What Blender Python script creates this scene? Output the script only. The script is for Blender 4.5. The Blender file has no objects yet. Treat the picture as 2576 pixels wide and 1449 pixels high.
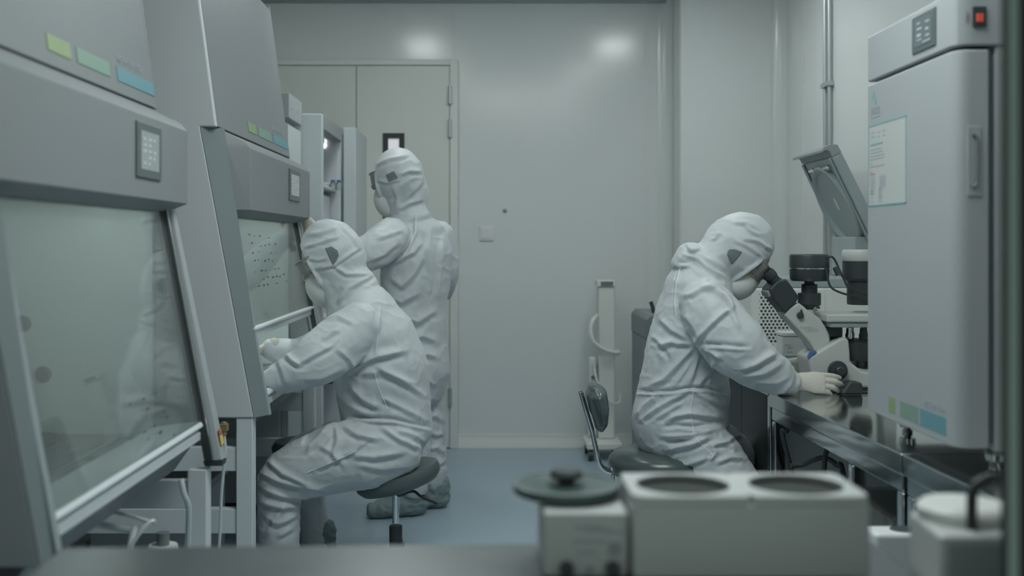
import bpy, bmesh, math, random
import numpy as np
from mathutils import Vector, Matrix, noise
from mathutils.bvhtree import BVHTree
random.seed(7)
PI = math.pi
SC = bpy.context.scene
COL = SC.collection
F = 2750.0; CX = 1225.0; CY = 612.0; CAMZ = 1.30

def P(x, y, Y):
    "a point of the place: what stands at distance Y along the sight line of photo pixel x, y"
    return Vector(((x-CX)/F*Y, Y, CAMZ-(y-CY)/F*Y))

# ------------------------------------------------------------------ materials
MATS = {}
def mat(name, col, rough=0.5, metal=0.0, bump=0.0, bscale=60, var=0.0, vscale=6, spec=0.5, emit=None, estr=0, sheen=0, coat=0, stretch=None):
    m = bpy.data.materials.new(name); m.use_nodes = True
    nt = m.node_tree; b = nt.nodes['Principled BSDF']
    b.inputs['Base Color'].default_value = (*col, 1)
    b.inputs['Roughness'].default_value = rough
    b.inputs['Metallic'].default_value = metal
    b.inputs['Specular IOR Level'].default_value = spec
    if sheen:
        b.inputs['Sheen Weight'].default_value = sheen; b.inputs['Sheen Roughness'].default_value = .5
    if coat: b.inputs['Coat Weight'].default_value = coat; b.inputs['Coat Roughness'].default_value = .12
    tc = nt.nodes.new('ShaderNodeTexCoord')
    mp = nt.nodes.new('ShaderNodeMapping'); nt.links.new(tc.outputs['Object'], mp.inputs['Vector'])
    if stretch: mp.inputs['Scale'].default_value = stretch
    if var:
        n = nt.nodes.new('ShaderNodeTexNoise'); n.inputs['Scale'].default_value = vscale; n.inputs['Detail'].default_value = 5
        nt.links.new(mp.outputs['Vector'], n.inputs['Vector'])
        r = nt.nodes.new('ShaderNodeMix'); r.data_type = 'RGBA'
        r.inputs['A'].default_value = (*[c*(1-var) for c in col], 1); r.inputs['B'].default_value = (*[min(1, c*(1+var)) for c in col], 1)
        nt.links.new(n.outputs['Fac'], r.inputs['Factor']); nt.links.new(r.outputs['Result'], b.inputs['Base Color'])
        mr = nt.nodes.new('ShaderNodeMapRange'); mr.inputs['To Min'].default_value = max(0, rough-.06); mr.inputs['To Max'].default_value = rough+.06
        nt.links.new(n.outputs['Fac'], mr.inputs['Value']); nt.links.new(mr.outputs['Result'], b.inputs['Roughness'])
    if bump:
        n2 = nt.nodes.new('ShaderNodeTexNoise'); n2.inputs['Scale'].default_value = bscale; n2.inputs['Detail'].default_value = 4
        nt.links.new(mp.outputs['Vector'], n2.inputs['Vector'])
        bp = nt.nodes.new('ShaderNodeBump'); bp.inputs['Strength'].default_value = bump; bp.inputs['Distance'].default_value = .01
        nt.links.new(n2.outputs['Fac'], bp.inputs['Height']); nt.links.new(bp.outputs['Normal'], b.inputs['Normal'])
    if emit:
        b.inputs['Emission Color'].default_value = (*emit, 1); b.inputs['Emission Strength'].default_value = estr
    MATS[name] = m
    return m

def glass(name, tint, rough=0.02, fmul=1.0, ior=1.45, haze=0.0, hazecol=(.8, .85, .85)):
    m = bpy.data.materials.new(name); m.use_nodes = True
    nt = m.node_tree; nt.nodes.clear()
    out = nt.nodes.new('ShaderNodeOutputMaterial')
    tr = nt.nodes.new('ShaderNodeBsdfTransparent'); tr.inputs['Color'].default_value = (*tint, 1)
    gl = nt.nodes.new('ShaderNodeBsdfGlossy'); gl.inputs['Roughness'].default_value = rough
    fr = nt.nodes.new('ShaderNodeFresnel'); fr.inputs['IOR'].default_value = ior
    mu = nt.nodes.new('ShaderNodeMath'); mu.operation = 'MULTIPLY'; mu.inputs[1].default_value = fmul
    mx = nt.nodes.new('ShaderNodeMixShader')
    nt.links.new(fr.outputs[0], mu.inputs[0]); nt.links.new(mu.outputs[0], mx.inputs[0])
    nt.links.new(tr.outputs[0], mx.inputs[1]); nt.links.new(gl.outputs[0], mx.inputs[2])
    last = mx
    if haze:
        df = nt.nodes.new('ShaderNodeBsdfDiffuse'); df.inputs['Color'].default_value = (*hazecol, 1)
        m2 = nt.nodes.new('ShaderNodeMixShader'); m2.inputs[0].default_value = haze
        nt.links.new(mx.outputs[0], m2.inputs[1]); nt.links.new(df.outputs[0], m2.inputs[2]); last = m2
    nt.links.new(last.outputs[0], out.inputs['Surface'])
    MATS[name] = m
    return m

M = MATS
mat('wall_panel', (.70, .74, .73), rough=.19, bump=.012, bscale=9, var=.02, vscale=2)
mat('wall_groove', (.46, .50, .49), rough=.5)
mat('cove', (.66, .71, .69), rough=.22)
mat('ceiling_paint', (.86, .89, .885), rough=.5, var=.02)
mat('floor_epoxy', (.335, .43, .50), rough=.38, bump=.02, bscale=14, var=.04, vscale=4)
mat('door_paint', (.665, .70, .655), rough=.42, bump=.01, bscale=20, var=.015)
mat('door_frame', (.70, .735, .70), rough=.4)
mat('hinge_metal', (.5, .54, .54), rough=.35, metal=.6)
mat('black_rubber', (.035, .042, .042), rough=.55, bump=.05, bscale=90)
mat('lit_pane', (.8, .8, .84), rough=.2, emit=(.86, .87, .95), estr=.42)
mat('pillar_grey', (.21, .25, .255), rough=.45, spec=.3, var=.015)
mat('incubator_paint', (.39, .42, .432), rough=.45, spec=.3, bump=.01, bscale=30, var=.012)
mat('cabinet_paint_lit', (.62, .655, .67), rough=.5, spec=.2, var=.012)  # lightened cabinet paint: frontal light on the near side panel put into its colour
mat('cabinet_paint', (.255, .276, .285), rough=.5, spec=.06, bump=.01, bscale=30, var=.012)
mat('cabinet_grey', (.33, .385, .39), rough=.4, var=.02)
mat('cabinet_inside', (.60, .66, .645), rough=.4, var=.02)
mat('stand_paint', (.66, .71, .725), rough=.4, var=.02)
mat('stainless', (.52, .545, .54), rough=.27, metal=1, bump=.02, bscale=40, var=.05, stretch=(30, 1, 30))
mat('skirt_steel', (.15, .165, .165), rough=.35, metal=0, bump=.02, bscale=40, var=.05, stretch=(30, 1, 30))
mat('bench_steel', (.56, .59, .59), rough=.10, metal=1, bump=.012, bscale=12, var=.04, stretch=(3, 1, 3))
mat('table_steel', (.225, .247, .247), rough=.33, metal=1, bump=.015, bscale=20, var=.03, stretch=(1, 8, 1))
mat('bright_alu', (.72, .76, .75), rough=.22, metal=1)
mat('chrome', (.8, .82, .82), rough=.08, metal=1)
mat('green_block', (.27, .37, .20), rough=.5)
mat('mid_green_block', (.22, .345, .275), rough=.5)
mat('teal_block', (.14, .315, .36), rough=.5)
mat('print_ink', (.11, .125, .135), rough=.9, spec=.02)
mat('pale_ink', (.36, .41, .43), rough=.6)
mat('teal_ink', (.18, .42, .42), rough=.6)
mat('red_ink', (.45, .2, .18), rough=.6)
mat('notice_paper', (.52, .545, .53), rough=.5)
mat('screen_bezel', (.11, .14, .14), rough=.35)
mat('screen_glow', (.2, .24, .23), rough=.25, emit=(.62, .72, .68), estr=.16)
mat('screen_dim', (.1, .13, .14), rough=.25, emit=(.30, .42, .46), estr=.13)
mat('screen_marks', (.5, .55, .56), rough=.3, emit=(.7, .8, .85), estr=.06)
mat('sticker_red', (.55, .13, .09), rough=.5)
mat('sticker_yellow', (.70, .56, .12), rough=.5)
mat('white_plastic', (.72, .75, .74), rough=.38, var=.01)
mat('scope_white', (.54, .57, .545), rough=.38, spec=.35, bump=.02, bscale=120)
mat('cream_plastic', (.70, .73, .695), rough=.35, bump=.02, bscale=120, var=.012)
mat('grey_plastic', (.30, .335, .335), rough=.45, bump=.02, bscale=90)
mat('dark_grey_plastic', (.17, .20, .20), rough=.45, bump=.03, bscale=90)
mat('black_plastic', (.042, .053, .056), rough=.42, bump=.04, bscale=120)
mat('black_cabinet', (.040, .050, .053), rough=.5)
mat('seat_vinyl', (.10, .125, .125), rough=.36, bump=.05, bscale=50, var=.08)
mat('chair_leather', (.075, .10, .10), rough=.25, bump=.05, bscale=40, var=.08)
mat('shoe_cover', (.21, .275, .275), rough=.8, bump=.4, bscale=26, var=.08)
mat('skin', (.58, .42, .355), rough=.5, bump=.03, bscale=100)
mat('hair', (.03, .03, .03), rough=.6)
mat('eye_white', (.7, .7, .68), rough=.2)
mat('iris', (.05, .035, .03), rough=.15)
mat('glove_latex', (.58, .565, .50), rough=.45, bump=.22, bscale=70, var=.03)
mat('mask_fabric', (.66, .69, .67), rough=.8, bump=.06, bscale=60)
mat('bath_paint', (.50, .53, .52), rough=.42, bump=.015, bscale=30, var=.02)
mat('well_grey', (.06, .07, .066), rough=.8, spec=.1)
mat('lid_green', (.055, .095, .088), rough=.3)
mat('lid_green_clear', (.17, .205, .20), rough=.3)
mat('brass', (.45, .36, .2), rough=.4, metal=.7)
mat('cardboard', (.37, .33, .24), rough=.85, bump=.05, bscale=30, var=.06)
mat('cable_black', (.03, .037, .037), rough=.5)
mat('clear_tube', (.6, .66, .66), rough=.2)
mat('blue_sticker', (.09, .17, .42), rough=.45)
mat('teal_line', (.08, .33, .31), rough=.5)
mat('lamp_red', (.5, .06, .04), rough=.3, emit=(1, .14, .08), estr=.2)
mat('led_white', (.9, .92, .92), rough=.3, emit=(.95, 1.0, .99), estr=23.0)
mat('led_soft', (.9, .92, .92), rough=.3, emit=(.93, 1.0, .985), estr=7.5)
mat('led_low', (.9, .92, .92), rough=.3, emit=(.93, 1.0, .985), estr=9.6)
mat('fridge_lamp', (.9, .9, .9), rough=.3, emit=(1, 1, 1), estr=1.5)
mat('cabinet_lamp', (.9, .92, .92), rough=.3, emit=(.93, 1.0, .985), estr=24.0)
mat('jamb_green', (.44, .54, .49), rough=.55)
mat('jamb_black', (.02, .022, .022), rough=.6)
mat('fridge_side', (.57, .63, .64), rough=.35)
mat('fridge_inside', (.60, .63, .665), rough=.4)
mat('blue_cap', (.10, .16, .42), rough=.4)
mat('lilac_bag', (.33, .36, .50), rough=.5)
glass('sash_glass', (.93, .965, .955), rough=.012, fmul=.75, haze=.05)
glass('goggle_clear', (.93, .95, .95), rough=.05, haze=.22)
glass('clear_plastic', (.82, .86, .85), rough=.12, haze=.14)
glass('fridge_glass', (.85, .92, .92), rough=.06, fmul=.9, haze=.75, hazecol=(.68, .74, .74))

def suit_material():
    m = mat('suit_fabric', (.56, .60, .615), rough=.48, sheen=.12, spec=.4)
    nt = m.node_tree; b = nt.nodes['Principled BSDF']; tc = nt.nodes['Texture Coordinate']
    n = nt.nodes.new('ShaderNodeTexNoise'); n.inputs['Scale'].default_value = 16; n.inputs['Detail'].default_value = 5; n.inputs['Distortion'].default_value = 1.2
    nt.links.new(tc.outputs['Object'], n.inputs['Vector'])
    w = nt.nodes.new('ShaderNodeTexWave'); w.inputs['Scale'].default_value = 62; w.bands_direction = 'X'; w.inputs['Distortion'].default_value = .8
    nt.links.new(tc.outputs['Object'], w.inputs['Vector'])
    b1 = nt.nodes.new('ShaderNodeBump'); b1.inputs['Strength'].default_value = .14; b1.inputs['Distance'].default_value = .012
    b2 = nt.nodes.new('ShaderNodeBump'); b2.inputs['Strength'].default_value = .10; b2.inputs['Distance'].default_value = .003
    nt.links.new(n.outputs['Fac'], b1.inputs['Height']); nt.links.new(w.outputs['Fac'], b2.inputs['Height'])
    nt.links.new(b1.outputs['Normal'], b2.inputs['Normal']); nt.links.new(b2.outputs['Normal'], b.inputs['Normal'])
    return m
suit_material()
mat('suit_seam', (.74, .78, .79), rough=.6)
mat('suit_mesh', (.21, .24, .245), rough=.8, bump=.5, bscale=400)

# ------------------------------------------------------------------ mesh helpers
OFF = {}
def base_of(o): return OFF.get(o.name, Vector((0, 0, 0)))

def finish(name, me, m, parent=None, bevel=0, seg=2, smooth=True, ang=35):
    o = bpy.data.objects.new(name, me)
    COL.objects.link(o)
    off = Vector((0, 0, 0))
    if parent is not None:
        off = base_of(parent); o.parent = parent
        me.transform(Matrix.Translation(-off))
    OFF[o.name] = off
    if m is not None:
        me.materials.clear(); me.materials.append(MATS[m] if isinstance(m, str) else m)
    if smooth:
        me.shade_smooth(); me.set_sharp_from_angle(angle=math.radians(ang))
    if bevel:
        md = o.modifiers.new('bevel', 'BEVEL'); md.width = bevel; md.segments = seg; md.limit_method = 'ANGLE'
        md.angle_limit = math.radians(40); md.harden_normals = True
    return o

def obj(name, bm, m, parent=None, bevel=0, seg=2, smooth=True, ang=35):
    bmesh.ops.recalc_face_normals(bm, faces=bm.faces[:])
    me = bpy.data.meshes.new(name); bm.to_mesh(me); bm.free()
    return finish(name, me, m, parent, bevel, seg, smooth, ang)

def thing(name, loc, label, cat, group=None, kind=None):
    o = bpy.data.objects.new(name, None); COL.objects.link(o)
    o.empty_display_size = .05
    o.location = loc; OFF[o.name] = Vector(loc)
    tag(o, label, cat, group, kind); return o
def tag(o, label, cat, group=None, kind=None):
    if label: o['label'] = label
    if cat: o['category'] = cat
    if group: o['group'] = group
    if kind: o['kind'] = kind
    return o
def struct(o, label=None, cat=None):
    o['kind'] = 'structure'
    if label: o['label'] = label
    if cat: o['category'] = cat
    return o
def lab(o, s): o['label'] = s; return o

def nb(): return bmesh.new()
def box(bm, lo, hi):
    x0, y0, z0 = lo; x1, y1, z1 = hi
    v = [bm.verts.new(p) for p in ((x0,y0,z0),(x1,y0,z0),(x1,y1,z0),(x0,y1,z0),(x0,y0,z1),(x1,y0,z1),(x1,y1,z1),(x0,y1,z1))]
    for f in ((0,3,2,1),(4,5,6,7),(0,1,5,4),(1,2,6,5),(2,3,7,6),(3,0,4,7)): bm.faces.new([v[i] for i in f])
    return bm
def B(lo, hi): return box(nb(), lo, hi)
def hexa(bm, a, b):
    "solid between two matching polygons"
    va = [bm.verts.new(p) for p in a]; vb = [bm.verts.new(p) for p in b]; n = len(a)
    bm.faces.new(va[::-1]); bm.faces.new(vb)
    for i in range(n): bm.faces.new((va[i], va[(i+1) % n], vb[(i+1) % n], vb[i]))
    return bm
def prism_y(bm, poly, y0, y1):
    return hexa(bm, [(x, y0, z) for x, z in poly], [(x, y1, z) for x, z in poly])
def frame_for(d):
    d = d.normalized(); u = Vector((0, 0, 1)) if abs(d.z) < .9 else Vector((0, 1, 0))
    a = d.cross(u).normalized(); b = a.cross(d).normalized()
    return a, b
def cyl(bm, p, q, r, r2=None, n=24):
    p = Vector(p); q = Vector(q); r2 = r if r2 is None else r2
    a, b = frame_for(q-p)
    A = [p + (a*math.cos(2*PI*i/n) + b*math.sin(2*PI*i/n))*r for i in range(n)]
    Bq = [q + (a*math.cos(2*PI*i/n) + b*math.sin(2*PI*i/n))*r2 for i in range(n)]
    return hexa(bm, A, Bq)
def catmull(pts, k=6):
    pts = [Vector(p) for p in pts]
    if len(pts) < 3: return pts
    out = []
    for i in range(len(pts)-1):
        p0 = pts[max(0, i-1)]; p1 = pts[i]; p2 = pts[i+1]; p3 = pts[min(len(pts)-1, i+2)]
        for j in range(k):
            t = j/k
            out.append(.5*((2*p1)+(p2-p0)*t+(2*p0-5*p1+4*p2-p3)*t*t+(3*p1-p0-3*p2+p3)*t**3))
    out.append(pts[-1]); return out
def tube(bm, pts, r, n=10, smooth=True, k=6):
    pts = catmull(pts, k) if smooth else [Vector(p) for p in pts]
    m = len(pts); rings = []
    d0 = (pts[1]-pts[0]).normalized(); a, b = frame_for(d0)
    for i, p in enumerate(pts):
        d = (pts[min(m-1, i+1)]-pts[max(0, i-1)]).normalized()
        a = (a - d*a.dot(d)).normalized(); b = d.cross(a)
        rr = r(i/(m-1)) if callable(r) else r
        rings.append([bm.verts.new(p+(a*math.cos(2*PI*j/n)+b*math.sin(2*PI*j/n))*rr) for j in range(n)])
    for i in range(m-1):
        for j in range(n): bm.faces.new((rings[i][j], rings[i][(j+1) % n], rings[i+1][(j+1) % n], rings[i+1][j]))
    bm.faces.new(rings[0][::-1]); bm.faces.new(rings[-1])
    return bm
def lathe(bm, prof, o, ax=(0, 0, 1), n=32, sx=1, sy=1):
    "prof: (radius, height) along ax from o"
    o = Vector(o); ax = Vector(ax).normalized(); a, b = frame_for(ax); rings = []
    for r, h in prof:
        rings.append([bm.verts.new(o+ax*h+(a*math.cos(2*PI*j/n)*sx+b*math.sin(2*PI*j/n)*sy)*max(r, 1e-4)) for j in range(n)])
    for i in range(len(rings)-1):
        for j in range(n): bm.faces.new((rings[i][j], rings[i][(j+1) % n], rings[i+1][(j+1) % n], rings[i+1][j]))
    bm.faces.new(rings[0][::-1]); bm.faces.new(rings[-1])
    return bm
def loft(bm, secs, n=24, k=5, side=(0, 1, 0), cap=True):
    "secs: (centre, in-plane radius, lateral radius[, side vector]); closed tube with round ends"
    C = catmull([s[0] for s in secs], k) if len(secs) > 2 else [Vector(s[0]) for s in secs]
    m = len(C)
    def ip(j, i):
        t = i/(m-1)*(len(secs)-1); a = min(int(t), len(secs)-2); f = t-a; f = f*f*(3-2*f)
        va = secs[a][j]; vb = secs[a+1][j]
        return va*(1-f)+vb*f
    rings = []; D = []
    for i, c in enumerate(C):
        d = (C[min(m-1, i+1)]-C[max(0, i-1)]).normalized()
        if len(secs[0]) > 3:
            t = i/(m-1)*(len(secs)-1); a = min(int(t), len(secs)-2); f = t-a
            sv = Vector(secs[a][3])*(1-f)+Vector(secs[a+1][3])*f
        else: sv = Vector(side)
        s = (sv-d*sv.dot(d)).normalized(); u = s.cross(d)
        rings.append((c, u, s, ip(1, i), ip(2, i))); D.append(d)
    full = []
    if cap:
        c, u, s, r1, r2 = rings[0]; rr = min(r1, r2)*.7
        for q in (.96, .7, .4): 
            h = q; full.append((c-D[0]*rr*math.sin(h*PI/2), u, s, r1*math.cos(h*PI/2)+1e-4, r2*math.cos(h*PI/2)+1e-4))
    full += rings
    if cap:
        c, u, s, r1, r2 = rings[-1]; rr = min(r1, r2)*.7
        for q in (.4, .7, .96): full.append((c+D[-1]*rr*math.sin(q*PI/2), u, s, r1*math.cos(q*PI/2)+1e-4, r2*math.cos(q*PI/2)+1e-4))
    vr = [[bm.verts.new(c+u*math.cos(2*PI*j/n)*r1+s*math.sin(2*PI*j/n)*r2) for j in range(n)] for c, u, s, r1, r2 in full]
    for i in range(len(vr)-1):
        for j in range(n): bm.faces.new((vr[i][j], vr[i][(j+1) % n], vr[i+1][(j+1) % n], vr[i+1][j]))
    bm.faces.new(vr[0][::-1]); bm.faces.new(vr[-1])
    return bm
def ellipsoid(bm, c, r, mtx=None, u=28, v=18):
    c = Vector(c); mtx = mtx or Matrix.Identity(3); rings = []
    for i in range(1, v):
        th = PI*i/v
        rings.append([bm.verts.new(c+mtx @ Vector((r[0]*math.sin(th)*math.cos(2*PI*j/u), r[1]*math.sin(th)*math.sin(2*PI*j/u), r[2]*math.cos(th)))) for j in range(u)])
    t = bm.verts.new(c+mtx @ Vector((0, 0, r[2]))); bt = bm.verts.new(c-mtx @ Vector((0, 0, r[2])))
    for i in range(len(rings)-1):
        for j in range(u): bm.faces.new((rings[i][j], rings[i+1][j], rings[i+1][(j+1) % u], rings[i][(j+1) % u]))
    for j in range(u):
        bm.faces.new((t, rings[0][j], rings[0][(j+1) % u])); bm.faces.new((bt, rings[-1][(j+1) % u], rings[-1][j]))
    return bm
def text_bm(s, size, origin, xdir, ydir, thick=.0008, width=None, tries=None):
    "letters as solid geometry, baseline start at origin, running along xdir, up along ydir"
    cu = bpy.data.curves.new('t', 'FONT'); cu.body = s; cu.size = size; cu.extrude = thick; cu.resolution_u = 3
    o = bpy.data.objects.new('t', cu); COL.objects.link(o)
    dg = bpy.context.evaluated_depsgraph_get(); me = bpy.data.meshes.new_from_object(o.evaluated_get(dg))
    bpy.data.objects.remove(o); bpy.data.curves.remove(cu)
    bm = nb(); bm.from_mesh(me); bpy.data.meshes.remove(me)
    x = Vector(xdir).normalized(); y = Vector(ydir).normalized(); z = x.cross(y)
    sx = 1.0
    if width and bm.verts:
        w = max(v.co.x for v in bm.verts); sx = width/w if w > 0 else 1
    for v in bm.verts: v.co = Vector(origin)+x*v.co.x*sx+y*v.co.y+z*v.co.z
    return bm
def remesh(bm, voxel, smooth=3, fac=.5):
    "one continuous surface from overlapping closed shapes"
    bmesh.ops.recalc_face_normals(bm, faces=bm.faces[:])
    me = bpy.data.meshes.new('r'); bm.to_mesh(me); bm.free()
    o = bpy.data.objects.new('r', me); COL.objects.link(o)
    md = o.modifiers.new('v', 'REMESH'); md.mode = 'VOXEL'; md.voxel_size = voxel
    if smooth:
        ms = o.modifiers.new('s', 'SMOOTH'); ms.iterations = smooth; ms.factor = fac
    dg = bpy.context.evaluated_depsgraph_get(); out = bpy.data.meshes.new_from_object(o.evaluated_get(dg))
    bpy.data.objects.remove(o); bpy.data.meshes.remove(me)
    return out
def plate(bm, o, u, v, w, h, t, cu=0):
    "thin solid rectangle: corner o, along unit u by w, unit v by h, thickness t along u x v"
    o = Vector(o); u = Vector(u).normalized(); v = Vector(v).normalized(); n = u.cross(v)
    a = [o, o+u*w, o+u*w+v*h, o+v*h]
    return hexa(bm, a, [p+n*t for p in a])
WORLD = .40; EXPO = -0.15
# ------------------------------------------------------------------ the room
XL, XR, YF, YB, ZC = -1.78, 1.80, 1.345, 6.96, 2.845
struct(obj('floor', B((XL-.1, 1.2, -.1), (XR+.1, YB+.1, 0)), 'floor_epoxy'), 'blue-grey epoxy floor', 'floor')
struct(obj('ceiling', B((XL-.1, 1.2, ZC), (XR+.1, YB+.1, ZC+.1)), 'ceiling_paint'), 'grey panel ceiling', 'ceiling')
struct(obj('wall_left', B((XL-.1, 1.3, 0), (XL, YB+.1, ZC)), 'wall_panel'), 'left cleanroom wall panel', 'wall')
struct(obj('wall_right', B((XR, 1.3, 0), (XR+.1, YB+.1, ZC)), 'wall_panel'), 'right cleanroom wall panel', 'wall')
struct(obj('wall_back', B((XL, YB, 0), (XR, YB+.1, ZC)), 'wall_panel'), 'glossy pale back wall panels', 'wall')
bm = nb()
box(bm, (XL, 1.28, 0), (-.82, YF, ZC)); box(bm, (.653, 1.28, 0), (XR, YF, ZC))
box(bm, (-.82, 1.28, 2.05), (.653, YF, ZC)); box(bm, (-.82, 1.28, 0), (.653, YF, .62))
struct(obj('wall_front', bm, 'jamb_black'), 'dark front wall around the opening', 'wall')
# window post on the right of the opening
struct(obj('trim_1', B((.6378, 1.336, .62), (.6525, 1.346, 2.05)), 'jamb_green', bevel=.003), 'dark green upright post of the opening', 'trim')
struct(obj('trim_2', B((.6318, 1.337, .62), (.6376, 1.344, 2.05)), 'black_rubber'), 'black gasket of the opening', 'trim')
# pier in the back right corner
PY = 6.62
struct(obj('wall_pier', B((1.17, PY, 0), (XR, YB, ZC)), 'wall_panel', bevel=.02, seg=4), 'corner pier in pale panel', 'wall')
bm = nb(); poly = []
for i in range(9):
    a = PI/2*i/8; poly.append((1.168-.075*(1-math.sin(a)) , YB-.075*(1-math.cos(a))))
pts = [(1.168, YB-.001)]+[(x, y) for x, y in poly]
pts = [(1.169, YB)]+[(1.169-.08+.08*math.sin(PI/2*i/8), YB-.08+.08*math.cos(PI/2*i/8)) for i in range(8, -1, -1)]
pts = [(1.169, YB-.0005), (1.169, YB-.085)]+[(1.169-.08*(1-math.cos(PI/2*i/8)), YB-.085+.0845*math.sin(PI/2*i/8)) for i in range(1, 9)]
hexa(bm, [(x, y, .0) for x, y in pts], [(x, y, ZC) for x, y in pts])
struct(obj('trim_3', bm, 'cove'), 'coved corner strip of the pier', 'trim')
bm = nb(); pts = [(XR-.0005, PY), (XR-.0005, PY-.085)]+[(XR-.08*(1-math.cos(PI/2*i/8))-.0005, PY-.085+.0845*math.sin(PI/2*i/8)) for i in range(1, 9)]
hexa(bm, [(x, y, .0) for x, y in pts], [(x, y, ZC) for x, y in pts])
struct(obj('trim_4', bm, 'cove'), 'coved corner strip of the right wall', 'trim')
# panel joints and ceiling cove
def joint(n, lo, hi, s='thin joint between wall panels'):
    struct(obj(n, B(lo, hi), 'door_frame'), s, 'trim')
def xw(p, Y=YB): return (p-CX)/F*Y
joint('trim_5', (xw(1142)-.004, YB-.003, 2.35), (xw(1142)+.004, YB, ZC))
joint('trim_6', (xw(1624)-.004, YB-.004, .1), (xw(1624)+.004, YB, ZC))
joint('trim_7', (xw(1653)-.004, YB-.004, .1), (xw(1653)+.004, YB, ZC))
joint('trim_8', (xw(1716, PY)-.005, PY-.004, .1), (xw(1716, PY)+.006, PY, ZC))
joint('trim_9', (XR-.004, 6.20, .1), (XR, 6.212, ZC))
struct(obj('trim_10', B((XL, YB-.02, ZC-.018), (1.17, YB, ZC)), 'cabinet_grey', bevel=.005), 'strip where ceiling meets back wall', 'trim')
def baseboard(n, poly3d0, poly3d1, s):
    struct(obj(n, hexa(nb(), poly3d0, poly3d1), 'door_frame'), s, 'baseboard')
pr = [(0, 0), (.035, 0), (.035, .012), (.014, .05), (.012, .085), (0, .085)]
baseboard('baseboard_back', [(xw(1152), YB-a, z) for a, z in pr], [(1.10, YB-a, z) for a, z in pr], 'coved white skirting of the back wall')
baseboard('baseboard_right', [(XR-a, 1.5, z) for a, z in pr], [(XR-a, PY-.09, z) for a, z in pr], 'coved skirting of the right wall')
baseboard('baseboard_left', [(XL+a, 1.5, z) for a, z in pr], [(XL+a, YB, z) for a, z in pr], 'coved skirting of the left wall')

# double door in the back wall
d = bpy.data.objects.new('door_1', None); COL.objects.link(d); d.location = (xw(898), YB-.03, 0); OFF[d.name] = Vector(d.location)
struct(d, 'pale steel double door with a narrow pane', 'door')
zt = CAMZ+(612-168)/F*YB; x0, xm, x1 = xw(620), xw(898), xw(1131)
bm = nb(); zf = zt+.04
box(bm, (x1+.003, YB-.045, 0), (x1+.055, YB-.0005, zf)); box(bm, (x0-.05, YB-.045, 0), (x0-.003, YB-.0005, zf)); box(bm, (x0-.003, YB-.045, zt+.004), (x1+.003, YB-.0005, zf))
obj('frame', bm, 'door_frame', d, bevel=.004)
pw = (xw(973), xw(1010), 1.335, CAMZ+(612-342)/F*YB)      # pane opening
pw = (xw(966), xw(1017), 1.38, CAMZ+(612-338)/F*YB)
def leaf(a, b, hole=None):
    bm = nb(); y0, y1 = YB-.036, YB-.0008
    if hole:
        hx0, hx1, hz0, hz1 = hole
        box(bm, (a, y0, .008), (hx0, y1, zt)); box(bm, (hx1, y0, .008), (b, y1, zt)); box(bm, (hx0, y0, .008), (hx1, y1, hz0)); box(bm, (hx0, y0, hz1), (hx1, y1, zt))
    else: box(bm, (a, y0, .008), (b, y1, zt))
    return bm
obj('leaf', leaf(x0, xm-.004), 'door_paint', d)
L2 = obj('leaf', leaf(xm+.004, x1, pw), 'door_paint', d)
bm = nb(); hx0, hx1, hz0, hz1 = pw; t = .030
box(bm, (hx0-.004, YB-.042, hz0-.004), (hx0+t, YB-.03, hz1+.004)); box(bm, (hx1-t, YB-.042, hz0-.004), (hx1+.004, YB-.03, hz1+.004))
box(bm, (hx0+t, YB-.042, hz1-t), (hx1-t, YB-.03, hz1+.004)); box(bm, (hx0+t, YB-.042, hz0-.004), (hx1-t, YB-.03, hz0+t))
lab(obj('pane_frame', bm, 'black_rubber', L2), 'black rubber pane surround')
lab(obj('pane', B((hx0+.005, YB-.028, hz0+.005), (hx1-.005, YB-.02, hz1-.005)), 'lit_pane', L2), 'bright lit pane')
obj('meeting_seal', B((xm-.004, YB-.03, .01), (xm+.004, YB-.003, zt)), 'grey_plastic', d)
for z in (2.24, 2.03, 1.03, .33):
    bm = nb(); cyl(bm, (x1+.004, YB-.05, z-.055), (x1+.004, YB-.05, z+.055), .012, n=14); cyl(bm, (x1+.004, YB-.05, z-.06), (x1+.004, YB-.05, z-.048), .014, n=14)
    obj('hinge', bm, 'hinge_metal', d)

# things on the back wall
t = thing('light_switch', P(1224, 587, YB), 'square white switch plate on the wall right of the double door', 'light switch')
c = P(1224, 587, YB-.006)
obj('cover_plate', B((c.x-.045, YB-.011, c.z-.048), (c.x+.045, YB, c.z+.048)), 'white_plastic', t, bevel=.005)
obj('rocker', B((c.x-.033, YB-.016, c.z-.034), (c.x-.001, YB-.010, c.z+.034)), 'white_plastic', t, bevel=.003)
obj('rocker', B((c.x+.001, YB-.016, c.z-.034), (c.x+.033, YB-.010, c.z+.034)), 'white_plastic', t, bevel=.003)
bm = nb(); c = P(1270, 530, YB); lathe(bm, [(.0, .018), (.006, .018), (.009, .012), (.013, .004), (.014, 0)], (c.x, YB, c.z), (0, -1, 0), n=18)
tag(obj('wall_stud', bm, 'grey_plastic'), 'tiny grey stud on the back wall above the switch plate', 'wall stud')
# conduit on the right wall
t = thing('conduit_pipe', (XR-.02, 5.69, 1.2), 'pair of thin steel conduit pipes running up the right wall', 'pipe')
for dy in (0, .075):
    obj('pipe', cyl(nb(), (XR-.017, 5.69+dy, .72), (XR-.017, 5.69+dy, ZC), .011, n=14), 'hinge_metal', t)
for z in (2.13, 1.1):
    obj('clamp', B((XR-.036, 5.665, z-.012), (XR, 5.79, z+.012)), 'hinge_metal', t, bevel=.003)

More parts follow.
